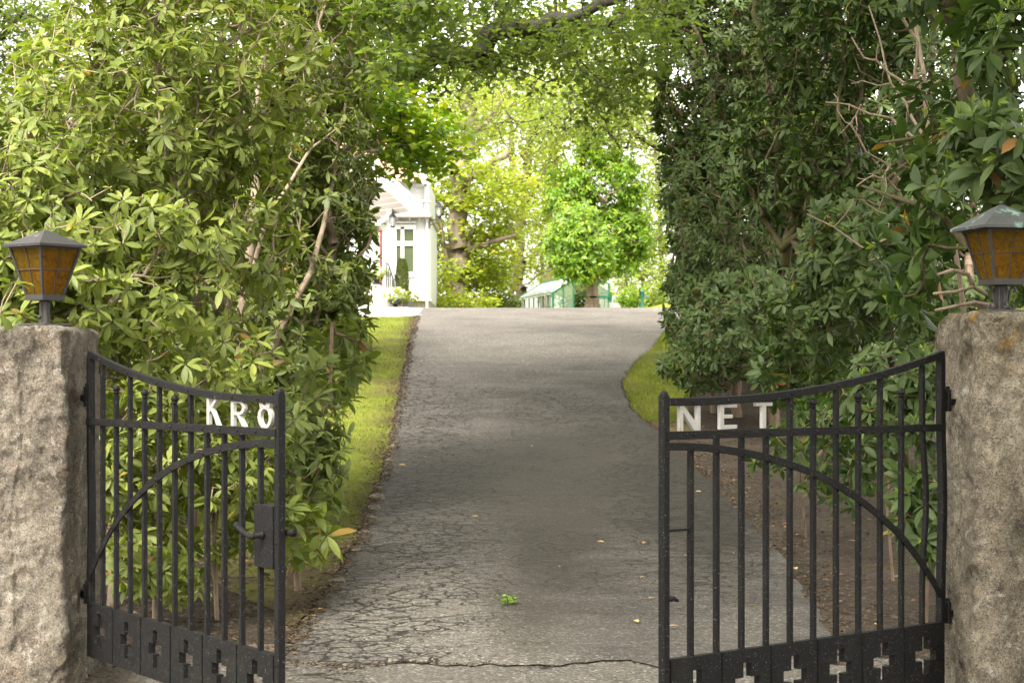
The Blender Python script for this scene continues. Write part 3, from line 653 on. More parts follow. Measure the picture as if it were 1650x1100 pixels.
shrub('rhododendron', 'low rhododendron sprouting beside the left gate latch', 'shrub',
      [(470, 860, 11.6, 60, 60, .4), (430, 800, 11.4, 50, 60, .4), (500, 870, 11.8, 40, 40, .3)],
      60, [([base_at(455, 11.8), P(460, 880, 11.7), P(450, 800, 11.5)], .018, .008)],
      M['rhodo_left'], M['twig_dark'], 14, L=0.135, group=GL, bare=.1, gap=-.4, shoots=.5, orange=.02)
shrub('rhododendron', 'leafy rhododendron seen through the bars of the left gate', 'shrub',
      [(270, 760, 10.9, 150, 90, .5), (200, 680, 10.7, 90, 70, .4), (380, 720, 11.2, 80, 90, .5), (340, 850, 11.2, 110, 50, .4), (230, 900, 10.6, 60, 60, .3), (170, 800, 10.9, 60, 90, .4), (290, 930, 10.7, 40, 40, .3)],
      620, [([base_at(250, 11), P(255, 860, 10.9), P(230, 720, 10.8)], .016, .01), ([base_at(350, 11.3), P(345, 850, 11.2), P(370, 720, 11.2)], .014, .008)],
      M['rhodo_left'], M['twig'], 15, L=.11, group=GL, shoots=.3, orange=.02)
shrub('rhododendron', 'darker rhododendron standing behind the pale one on the left', 'shrub',
      [(150, 560, 15.5, 260, 150, .9), (350, 560, 16, 170, 170, .9), (150, 250, 16, 300, 230, 1.0), (400, 300, 17, 180, 220, 1.0), (200, 690, 14.8, 250, 70, .7), (400, 690, 15.2, 110, 80, .7)],
      2600, [([base_at(200, 15.8), P(205, 560, 15.8), P(200, 300, 16)], .05, .02), ([base_at(360, 16.2), P(370, 560, 16.2), P(380, 300, 16.6)], .05, .02)],
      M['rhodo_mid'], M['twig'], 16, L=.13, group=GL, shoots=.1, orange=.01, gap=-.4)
# right side
YK = 1.32
shrub('rhododendron', 'dark small-leaved rhododendron mass on the right edge of the drive', 'shrub',
      [(1140, 130, 19, 90, 180, 1.5), (1170, 350, 18, 100, 150, 1.5), (1130, 480, 18, 60, 110, 1.0), (1200, 520, 17, 110, 90, 1.2), (1250, 150, 18.5, 120, 200, 1.5), (1130, -20, 19.5, 110, 100, 1.2), (1110, 290, 18.5, 50, 80, .8), (1130, 590, 17.5, 70, 40, .7)],
      7000, [([base_at(1190, 18), P(1185, 480, 18), P(1160, 330, 18.2), P(1150, 100, 18.6)], .07, .03), ([base_at(1250, 17.5), P(1240, 450, 17.5), P(1230, 250, 18), P(1240, 50, 18.4)], .08, .03), ([base_at(1150, 18.2), P(1130, 520, 18.2), P(1110, 400, 18.4)], .04, .02)],
      M['rhodo_shaded'], M['twig_dark'], 21, L=.115, per=(7, 10), group=GR, shoots=.12, orange=.008, gap=-.34)
YK = 1.2
shrub('rhododendron', 'thick-trunked mossy rhododendron in the middle of the right side', 'shrub',
      [(1350, 60, 13.6, 130, 110, .9), (1290, 250, 14, 110, 130, 1.0), (1400, 400, 12.6, 110, 90, .8), (1330, 500, 13, 90, 80, .8), (1450, 480, 12, 80, 60, .6), (1380, -40, 14, 180, 80, 1.2), (1290, 600, 13.4, 70, 60, .7), (1480, 150, 12.6, 60, 90, .6, .5), (1370, 280, 14.5, 120, 90, .6, .6)],
      3400, [([base_at(1310, 17.5), P(1290, 560, 16.5), P(1266, 420, 14.8), P(1262, 300, 14.4), P(1240, 150, 14.6), P(1225, -20, 14.8)], .075, .03),
             ([P(1290, 560, 16.5), P(1330, 510, 15.5), P(1370, 480, 13.2), P(1420, 440, 12.9)], .045, .015),
             ([P(1262, 400, 13.9), P(1300, 370, 13.4), P(1420, 300, 12.6), P(1480, 250, 12.3)], .035, .015),
             ([base_at(1470, 15), P(1440, 600, 14), P(1410, 420, 12.8), P(1440, 300, 12.8), P(1500, 120, 12.8), P(1510, -20, 12.8)], .05, .02)],
      M['rhodo_shaded'], M['moss_bark'], 22, L=.125, per=(6, 10), group=GR, shoots=.3, orange=.01, gap=-.24)
YK = 1.0
shrub('rhododendron', 'near rhododendron with large glossy leaves above the right pillar', 'shrub',
      [(1600, 80, 9.4, 60, 110, .5), (1590, 220, 9.2, 60, 70, .4), (1640, 310, 9.2, 40, 60, .3), (1510, 340, 10.3, 60, 60, .4), (1480, 200, 10.6, 60, 80, .5, .5), (1560, -40, 10, 110, 70, .6), (1460, 440, 10.8, 60, 70, .4), (1640, 440, 9.2, 30, 50, .3)],
      330, [([base_at(1680, 10.4), P(1672, 500, 10.3), P(1650, 330, 10.2), P(1575, 200, 10.3), P(1545, 60, 10.4), P(1540, -30, 10.4)], .075, .045),
            ([P(1640, 420, 10.2), P(1560, 400, 10.1), P(1480, 330, 10.4), P(1390, 300, 10.9)], .03, .008),
            ([P(1600, 250, 10.2), P(1520, 210, 10.2), P(1420, 230, 10.6)], .02, .008),
            ([P(1570, 190, 10.3), P(1610, 240, 9.8), P(1640, 200, 9.5)], .03, .012)],
      M['rhodo_shaded'], M['moss_bark'], 23, L=.155, per=(6, 9), group=GR, shoots=.55, orange=.008, bare=.15, gap=-.3)
shrub('rhododendron', 'glossy low rhododendron seen through the right gate beside its hinge', 'shrub',
      [(1480, 640, 10.6, 50, 90, .4), (1420, 630, 11, 70, 70, .4), (1490, 820, 10.6, 40, 90, .3, 1.4), (1370, 680, 13.5, 60, 60, .5), (1300, 700, 14.5, 60, 50, .5), (1250, 740, 15, 40, 35, .4), (1350, 775, 14, 70, 45, .4), (1430, 730, 12.5, 60, 60, .4)],
      380, [([base_at(1490, 11), P(1490, 800, 10.9), P(1470, 650, 10.8)], .018, .01), ([base_at(1350, 14.8), P(1338, 790, 14.7), P(1345, 750, 14.6), P(1320, 680, 14.4)], .010, .006), ([base_at(1300, 15.2), P(1290, 760, 15), P(1270, 720, 15)], .009, .006), ([base_at(1440, 13), P(1428, 800, 12.9), P(1436, 760, 12.9), P(1420, 680, 12.5)], .010, .006)],
      M['rhodo_shaded'], M['twig_dark'], 24, L=.13, per=(6, 9), group=GR, shoots=.35, orange=.015)
YK = 1.0
shrub('rhododendron', 'shady rhododendron filling the back of the right side behind the bare stems', 'shrub',
      [(1330, 560, 26, 170, 70, 1.2), (1550, 560, 24, 190, 120, 1.2), (1350, 380, 28, 200, 150, 1.2), (1580, 330, 26, 180, 170, 1.2), (1400, 120, 28, 260, 180, 1.5), (1200, 560, 30, 130, 60, 1.2), (1250, 300, 31, 150, 220, 1.2)],
      4800, [([base_at(1400, 27), P(1400, 500, 27), P(1380, 250, 27.5)], .1, .03), ([base_at(1560, 25), P(1560, 500, 25), P(1570, 250, 25.5)], .1, .03)],
      M['rhodo_shaded'], M['twig_dark'], 25, L=.20, per=(7, 10), group=GR, shoots=.08, orange=.006, gap=-.36)
# bare tangled stems inside the right-hand bushes belong to a dying shrub of their own
rs = np.random.RandomState(31); base = base_at(1600, 11.6)
stems_ = [([base, P(1560, 560, 11.5), P(1535, 380, 11.4), P(1500, 240, 11.5), P(1478, 60, 11.6), P(1470, -30, 11.6)], .022, .012)]
for (x0, y0, x1, y1, sag, Yt) in [(1535, 380, 1300, 345, 25, 11.3), (1520, 300, 1370, 200, 30, 11.2), (1500, 240, 1330, 165, -18, 11.5), (1500, 240, 1400, 10, 20, 11.6), (1510, 270, 1380, 300, -22, 11.1), (1478, 120, 1372, 60, 25, 11.4), (1535, 380, 1400, 420, 20, 11.2), (1520, 330, 1405, 255, 26, 10.9), (1490, 160, 1440, -10, -10, 11.3)]:
    pl_ = []
    for q in range(6):
        f_ = q / 5; k_ = math.sin(math.pi * f_); pl_.append(P(x0 + (x1 - x0) * f_ + rs.normal() * 7 * k_, y0 + (y1 - y0) * f_ + sag * k_ + rs.normal() * 9 * k_, 11.45 + (Yt - 11.45) * f_))
    stems_.append((pl_, .011, .0045))
deadp = blob_pts([(1420, 180, 11.4, 90, 120, .4), (1440, 320, 11.2, 90, 60, .4)], 46, rs, .1)
ed = grow(stems_, deadp, rs, tip=.0028, alpha=.1, kink=.08)
dr = empty('rhododendron', base, label='leafless tangle of tan stems inside the right-hand bushes above the gate', cat='shrub', group=GR)
o = frusta('branches', ed[0], ed[1], ed[2], ed[3], M['twig'], dr, 6); o.location = -base
o = None
# sawn stubs behind the right lantern
stub = MB()
for pl_ in ([P(1600, 480, 9.6), P(1568, 462, 9.5), P(1540, 470, 9.4), P(1505, 473, 9.3)], [P(1568, 462, 9.5), P(1560, 442, 9.5), P(1535, 435, 9.4), P(1512, 442, 9.35)], [P(1640, 500, 9.6), P(1570, 487, 9.5), P(1545, 492, 9.4), P(1507, 500, 9.3)], [P(1570, 487, 9.5), P(1640, 530, 10.0), base_at(1650, 10.2)]):
    stub.tube(pl_, [.013, .011, .009, .007][:len(pl_)] if len(pl_) == 4 else [.013, .02, .025], 7)
stub.build('dead_branch', M['twig'], None, smooth=True, label='bare reddish sawn-off branches reaching out behind the right lantern', cat='branch')

# ------------------------------------------------------------------ broadleaf trees
def tree(name, label, cat, blobs, nnode, nleaf, stems, leafm, barkm, seed, kind='tiny', L=.09, spread=.35, group=None, tip=.008, alpha=.2, flatten=.5, wid=.6, shell=.3, droop=-.2, sides=7, tb=(2, 2), maxr=.12, world=None):
    rs = np.random.RandomState(seed); pts = ell(*world[0], nnode, rs, shell) if world else blob_pts(blobs, nnode, rs, shell)
    p0, p1, r0, r1, td = grow(stems, pts, rs, tip=tip, alpha=alpha, maxr=maxr)
    base = np.array(stems[0][0][0], float); root = empty(name, base, label=label, cat=cat, group=group)
    S = sum(len(s[0]) for s in stems)
    o = frusta('trunk', p0, p1, r0, r1, barkm, root, sides); o.location = -base
    k = rs.randint(0, len(pts), nleaf); off = rs.normal(size=(nleaf, 3)) * spread; off[:, 2] *= flatten
    pos = pts[k] + off; th = rs.uniform(0, 2 * np.pi, nleaf)
    out = nrm(off + 1e-6) * .6 + np.stack([np.cos(th), np.sin(th), np.full(nleaf, droop)], 1)
    d = nrm(out + rs.normal(size=(nleaf, 3)) * .25); up = nrm(np.array([0, 0, 1.]) + rs.normal(size=(nleaf, 3)) * .45)
    ti = np.clip(rs.beta(tb[0], tb[1], nleaf) + (rs.normal(size=len(pts)) * .12)[k], 0, 1)
    if kind == 'palmate':
        cl = .25 + np.array([mnoise.noise(Vector(tuple(q * 1.5)) + Vector((seed, 0, 0))) for q in pts]); pp = pts[cl > -.18]; kk = rs.randint(0, len(pp), nleaf // 6)
        q = pp[kk] + rs.normal(size=(len(kk), 3)) * spread; c0 = np.array([b_[:3] for b_ in [(*blob(b)[0],) for b in blobs]]).mean(0)
        ro = rosettes(q, nrm(q - c0) * .9 + np.array([0, 0, .3]), rs, (5, 7), L, 0, 0, (-.75, -.15), 1.0); ro[4] = ro[4] * 1.25
        ro[5] = np.clip(ro[5] + .35 * nrm(q - c0)[np.repeat(np.arange(len(q)), 1)][np.minimum(np.arange(len(ro[5])) // 6, len(q) - 1), 2] * 0, 0, 1)
        o = leaf_mesh('crown', 'small', *ro, leafm, root); o.location = -base; return root
    o = leaf_mesh('crown', kind, pos, d, up, L * rs.uniform(.65, 1.25, nleaf), np.full(nleaf, wid), ti, leafm, root); o.location = -base
    return root
tree('beech_tree', 'big beech whose dark leafy limbs arch over the drive from the left', 'tree',
     [(740, 40, 23, 170, 60, 2.0), (900, 70, 24, 170, 60, 2.2), (1010, 60, 22, 110, 80, 2.0), (680, 120, 22, 80, 45, 1.5), (840, 110, 26, 150, 40, 1.8), (620, 60, 22, 80, 110, 1.6), (900, 0, 25, 260, 60, 2.5), (980, 150, 25, 90, 50, 1.5), (740, -80, 22, 400, 60, 4.0), (900, -180, 22, 500, 60, 4.5)],
     560, 19000, [([base_at(470, 26), P(480, 300, 26), P(520, 190, 25.5), P(620, 125, 24.5), P(700, 85, 24), P(790, 55, 24), P(900, 48, 24), P(1010, 30, 24)], .34, .06),
                   ([P(780, 58, 24), P(870, 45, 23.5), P(940, 22, 23), P(1020, -10, 23)], .12, .05), ([P(520, 190, 25.5), P(600, 0, 24), P(800, -140, 22)], .2, .06), ([P(640, 115, 24.4), P(650, 40, 23), P(640, -60, 22)], .09, .04)],
     M['beech'], M['beech_bark'], 41, 'small', L=.11, spread=.22, flatten=.3, tip=.006, shell=.2)
tree('beech_tree', 'unseen large beech added beside the gate, its crown shading the gateway', 'tree',  # out of view; added overhead to keep the foreground in shade
     [], 700, 15000, [([np.array([8.5, 5, -.1]), np.array([8.3, 5, 4]), np.array([7.0, 5.5, 8]), np.array([4, 6, 11]), np.array([1, 7, 12])], .42, .12), ([np.array([7.0, 5.5, 8]), np.array([5, 2, 10]), np.array([3, -3, 11])], .2, .08), ([np.array([7.0, 5.5, 8]), np.array([6, 10, 10]), np.array([4, 15, 11])], .2, .08)],
     M['beech'], M['beech_bark'], 45, 'small', L=.34, spread=.75, tip=.012, world=[((3.2, 6, 10.5), (6.2, 13, 2.4))])
tree('lime_tree', 'unseen leafy tree added on the street side to block low sky light', 'tree',  # out of view behind the camera; added to darken the gate fronts
     [], 500, 13000, [([np.array([-9, -9, -.1]), np.array([-8.8, -9, 3]), np.array([-5, -9, 6]), np.array([3, -9, 7])], .35, .1)],
     M['beech'], M['beech_bark'], 46, 'small', L=.34, spread=.7, tip=.012, world=[((0, -5.5, 8.5), (11, 6, 3.6))])
tree('lime_tree', 'leafy green branch hanging in front of the house roof', 'tree',
     [(660, 200, 19, 70, 35, .8), (690, 240, 19, 55, 30, .7), (640, 250, 18.6, 50, 40, .7), (620, 180, 18.5, 50, 50, .7), (700, 200, 19.5, 30, 20, .5)],
     150, 2300, [([base_at(430, 20), P(460, 350, 20), P(560, 240, 19.4), P(640, 215, 19), P(710, 235, 19)], .14, .015), ([P(560, 240, 19.4), P(620, 170, 18.8), P(700, 175, 19)], .05, .01)],
     M['chestnut'], M['beech_bark'], 42, 'small', L=.10, spread=.15, flatten=.25, tip=.005, wid=.7, tb=(3, 1.5))
tree('hazel_tree', 'bright green leafy sprays at the top edge left of centre', 'tree',
     [(660, 15, 16, 50, 30, .5), (705, 15, 16, 26, 25, .4), (630, 95, 15.6, 16, 45, .3), (600, 20, 16, 30, 30, .4)],
     60, 750, [([base_at(440, 18), P(450, 420, 18), P(470, 100, 17.6), P(520, -40, 17), P(660, -30, 16)], .05, .006)],
     M['beech'], M['beech_bark'], 43, 'small', L=.10, spread=.11, tip=.004, wid=.62)
tree('alder_tree', 'thin dark hanging twigs with small leaves above the chestnut', 'tree',
     [(940, 180, 30, 80, 60, 1.2), (860, 190, 31, 70, 60, 1.2), (1010, 190, 29, 60, 60, 1.0), (990, 120, 29, 60, 50, 1), (770, 170, 31, 50, 50, 1)],
     230, 6500, [([base_at(1180, 30), P(1175, 300, 30), P(1120, 80, 30), P(1010, 20, 30), P(915, 70, 30), P(915, 140, 30), P(920, 190, 29.8)], .2, .02), ([P(915, 140, 30), P(940, 190, 29.8), P(950, 235, 29.7)], .03, .012), ([P(960, 45, 30), P(860, 60, 31), P(780, 120, 31)], .05, .015)],
     M['far'], M['beech_bark'], 44, 'tiny', L=.085, spread=.26, tip=.006)
GB = 'trees in the garden beyond the drive'
tree('oak_tree', 'stout oak with thick pale forked trunk right of the white house', 'tree',
     [(700, 300, 59, 50, 70, 1.5), (770, 430, 59.5, 50, 60, 1.5), (800, 310, 58, 60, 50, 2), (700, 470, 58, 30, 40, 1.2), (760, 170, 60, 70, 80, 3, .5), (790, 420, 58.5, 34, 40, 1.2), (695, 390, 58, 28, 60, 1.2), (780, 350, 58, 50, 40, 1.5), (770, 270, 56.5, 40, 20, .8, .5), (720, 440, 56.6, 20, 16, .4, 1)],
     330, 12500, [([base_at(733, 58), P(735, 480, 58), P(736, 330, 58), P(750, 250, 58), P(757, 200, 58), P(752, 150, 58)], .36, .2),
                  ([P(736, 420, 58), P(765, 400, 57.6), P(800, 388, 57), P(830, 380, 57)], .14, .06), ([P(757, 215, 58), P(790, 190, 58), P(810, 160, 58)], .12, .06), ([P(740, 300, 58), P(790, 270, 57.8), P(820, 245, 57.5)], .14, .08), ([P(735, 470, 58), P(715, 400, 57.5), P(705, 330, 57)], .1, .05)],
     M['oak'], M['oak_bark'], 51, 'tiny', L=.19, spread=.27, flatten=.4, group=GB, tip=.012, maxr=.3)
tree('ash_tree', 'slender two-stemmed tree with thin crown behind the greenhouse end', 'tree',
     [(830, 210, 68, 90, 70, 3), (850, 300, 68, 60, 60, 2.5, .6), (800, 400, 68, 40, 60, 2), (868, 370, 68, 40, 60, 2, .9), (860, 130, 68, 120, 60, 3), (890, 440, 68, 30, 25, 1.5), (920, 180, 68, 60, 60, 2.5)],
     300, 8500, [([base_at(838, 68), P(838, 480, 68), P(838, 400, 68), P(838, 330, 68), P(850, 280, 68), P(855, 200, 68), P(858, 130, 68)], .22, .1), ([P(838, 330, 68), P(826, 280, 68), P(823, 200, 68), P(815, 140, 68)], .13, .07), ([P(838, 335, 68), P(866, 300, 68), P(885, 260, 68)], .1, .05), ([base_at(829, 67), P(828, 480, 67), P(826, 420, 67), P(822, 380, 67)], .12, .06)],
     M['oak'], M['oak_bark'], 52, 'tiny', L=.18, spread=.34, flatten=.4, group=GB, tip=.012, maxr=.2)
tree('chestnut_tree', 'dense bright green chestnut with short flared trunk before the greenhouse', 'tree',
     [(972, 300, 53.5, 58, 60, 1.0, 1.4), (925, 315, 53, 32, 36, .6, 1.2), (1000, 385, 53.3, 44, 52, .8, 1.6), (932, 392, 50.9, 46, 56, .75, 2.2), (962, 245, 53.5, 34, 26, .6), (955, 428, 51.5, 26, 16, .4), (1028, 345, 53.5, 24, 50, .6), (900, 285, 53.4, 18, 18, .4), (955, 228, 53.5, 16, 22, .4, 1.6), (890, 330, 52.5, 14, 18, .4), (1036, 395, 53.4, 16, 28, .4), (1000, 262, 53.6, 26, 24, .5)],
     620, 30000, [([base_at(955, 52), P(955, 490, 52), P(954, 460, 52), P(953, 400, 52.6), P(970, 330, 53.2)], .20, .05), ([base_at(944, 51.9), P(950, 485, 52)], .12, .1), ([base_at(967, 51.9), P(959, 485, 52)], .12, .1), ([P(954, 430, 52), P(925, 380, 51.6)], .08, .04)],
     M['chestnut'], M['chestnut_bark'], 53, 'palmate', L=.17, spread=.13, flatten=.7, wid=1.0, group=GB, tip=.01, shell=.75, droop=-.55, maxr=.06, tb=(2.0, 1.7))
tree('birch_tree', 'thin open tree standing right of the chestnut beyond the lawn', 'tree',
     [(1050, 420, 64, 50, 50, 2), (1080, 350, 64, 60, 60, 2), (1020, 450, 62, 40, 40, 1.5), (1060, 270, 64, 50, 50, 2, .7), (1010, 480, 60, 30, 18, 1), (1040, 200, 66, 60, 60, 2, .7)],
     240, 7000, [([base_at(1066, 64), P(1066, 480, 64), P(1065, 400, 64), P(1060, 300, 64), P(1050, 200, 64)], .11, .05), ([base_at(1037, 63), P(1037, 470, 63), P(1040, 420, 63), P(1062, 380, 63)], .1, .05)],
     M['far'], M['oak_bark'], 54, 'tiny', L=.17, spread=.3, flatten=.4, group=GB, tip=.01)
tree('maple_tree', 'yellow-green tree filling the gap high behind the oak and ash', 'tree',
     [(800, 150, 75, 100, 60, 3), (900, 250, 78, 70, 60, 3, .6), (1000, 150, 75, 90, 70, 3), (720, 230, 74, 50, 70, 3), (880, 60, 75, 160, 60, 3)],
     240, 8500, [([base_at(880, 78), P(882, 480, 78), P(888, 330, 78), P(900, 180, 78), P(890, 60, 78)], .16, .08), ([P(888, 330, 78), P(960, 230, 77), P(1000, 150, 76)], .09, .05), ([P(895, 240, 78), P(830, 170, 77), P(760, 180, 76)], .09, .05)],
     M['oak'], M['oak_bark'], 55, 'tiny', L=.21, spread=.42, flatten=.5, group=GB, tip=.012)
tree('maple_tree', 'pale distant tree low between the ash stems and the chestnut', 'tree',
     [(870, 400, 84, 45, 60, 2), (880, 300, 84, 50, 70, 2), (800, 450, 84, 50, 30, 2), (905, 460, 82, 40, 25, 1.5)],
     150, 5200, [([base_at(872, 84), P(872, 480, 84), P(874, 380, 84), P(880, 280, 84)], .13, .06)],
     M['far'], M['oak_bark'], 59, 'tiny', L=.22, spread=.38, flatten=.5, group=GB, tip=.012)
tree('elm_tree', 'tree with lacy foliage against the sky at the top left corner', 'tree',
     [(20, 20, 30, 90, 40, 2), (60, 10, 30, 60, 40, 2), (10, 85, 30, 60, 25, 1.5), (-60, 50, 30, 80, 80, 2)],
     200, 6500, [([base_at(-60, 30), P(-60, 300, 30), P(-40, 80, 30), P(40, 20, 30)], .2, .05)],
     M['beech'], M['beech_bark'], 56, 'tiny', L=.09, spread=.28, tip=.008)
tree('laurel_tree', 'broad green tree behind the left bushes, glimpsed through their leaves', 'tree',
     [(200, 300, 26, 300, 250, 2.0), (420, 420, 27, 130, 160, 2.0), (420, 120, 28, 200, 200, 2)],
     500, 20000, [([base_at(230, 26), P(235, 400, 26), P(220, 200, 26)], .2, .08), ([P(235, 400, 26), P(400, 200, 27)], .1, .05)],
     M['beech'], M['beech_bark'], 57, 'small', L=.13, spread=.4, tip=.01)
YK = 1.25
tree('laurel_tree', 'broad green tree behind the right bushes, glimpsed between their stems', 'tree',
     [(1300, 300, 27, 230, 230, 2.0, .7), (1500, 300, 26, 200, 260, 2.0, .7), (1400, 480, 25, 260, 80, 1.5)],
     500, 17000, [([base_at(1400, 27), P(1405, 400, 27), P(1400, 200, 27)], .2, .08), ([P(1405, 400, 27), P(1550, 200, 27)], .1, .05)],
     M['beech'], M['beech_bark'], 58, 'small', L=.13, spread=.4, tip=.01)
YK = 1.0
def bush(label, blobs, n, leafm, seed, L=.14, spread=.16):
    c = blob(blobs[0])[0]; base = np.array([c[0], c[1], float(prof(c[1]))])
    return tree('garden_bush', label, 'bush', blobs, max(12, n // 22), n, [([base, base + np.array([0, 0, .3])], .03, .02)], leafm, M['oak_bark'], seed, 'tiny', L=L, spread=spread, flatten=.6, tip=.006, group='bushes beyond the forecourt')
bush('rounded yellow-green bush at the foot of the oak', [(720, 488, 55, 35, 18, .6), (760, 490, 55, 40, 14, .6)], 1800, M['oak'], 61)
bush('low bush between the oak and the greenhouse', [(800, 488, 60, 30, 16, .6)], 1000, M['far'], 62)
bush('green plants growing inside the open end of the greenhouse', [(925, 490, 61, 18, 14, .4)], 500, M['oak'], 63)
bush('dark green bush right of the greenhouse door', [(1010, 486, 58, 22, 14, .5), (1040, 480, 60, 30, 18, .5)], 1300, M['chestnut'], 64)
bush('bushy growth at the far right end of the forecourt', [(1090, 470, 58, 50, 35, .8)], 1500, M['far'], 65)

# ------------------------------------------------------------------ stone pillars
def pillar(name, label, cx, cy, wx, wy, h, rz, matl, seed):
    nzs = 230; V = []; Fc = []
    # superellipse column rings
    nr = 220
    for k in range(nzs + 1):
        z = -.25 + (h + .25) * k / nzs
        for i in range(nr):
            a = 2 * math.pi * i / nr; c, s_ = math.cos(a), math.sin(a); e = 16.0
            r = (abs(c) ** e + abs(s_) ** e) ** (-1 / e)
            tp = 1 - .012 * max(0, z) - .10 * max(0, (z - (h - .035)) / .035) ** 2
            x, y = r * c * wx / 2 * tp, r * s_ * wy / 2 * tp
            q = Vector((x * 1.0 + seed, y * 1.0, z * .8))
            d = mnoise.fractal(q * 2.6, 1.0, 2.0, 4) * .030 + mnoise.ridged_multi_fractal(Vector((q.x * 5, q.y * 5, q.z * 3.2)), 1.0, 2.1, 5, 1.0, 2.0) * .020 - .020
            d += -.022 * sm(.12, .34, mnoise.noise(Vector((x * 5 + seed, y * 5, z * 3.4 + x * 3)))) + .012 * sm(.1, .16, mnoise.noise(Vector((x * 7 + seed, y * 7, z * 2.2 + 4))))
            d += mnoise.fractal(q * 24, 1, 2, 4) * .0055 + mnoise.ridged_multi_fractal(q * 9, 1.0, 2.1, 4, 1.0, 2.0) * .008 - .008
            V.append((x + d * c, y + d * s_, z + (.012 * mnoise.noise(q * 7) if k == nzs else 0)))
    for k in range(nzs):
        for i in range(nr):
            j = (i + 1) % nr; Fc.append((k * nr + i, k * nr + j, (k + 1) * nr + j, (k + 1) * nr + i))
    # top: rings inward
    prev = nzs * nr
    for f in (.8, .5, .2):
        st = len(V)
        for i in range(nr):
            x, y, z = V[nzs * nr + i]; V.append((x * f, y * f, h + .006 * mnoise.noise(Vector((x * 9 * f, y * 9 * f, seed)))))
        for i in range(nr):
            j = (i + 1) % nr; Fc.append((prev + i, prev + j, st + j, st + i))
        prev = st
    Fc.append(tuple(prev + i for i in range(nr)))
    mb = MB(); mb.v = V; mb.f = Fc; o = mb.build(name, matl, None, smooth=True, fix=False, label=label, cat='gate pillar', group='stone pillars carrying the gates'); o.location = (cx, cy, 0); o.rotation_euler = (0, 0, rz)
    return o
pillar('stone_pillar', 'rough warm grey granite pillar holding the left gate', -2.455, 9.20, .66, .84, 1.755, math.radians(0), M['granite_l'], 3.1)
pillar('stone_pillar', 'mossy grey granite pillar holding the right gate', 2.325, 8.44, .63, .70, 1.80, math.radians(1), M['granite_r'], 8.4)

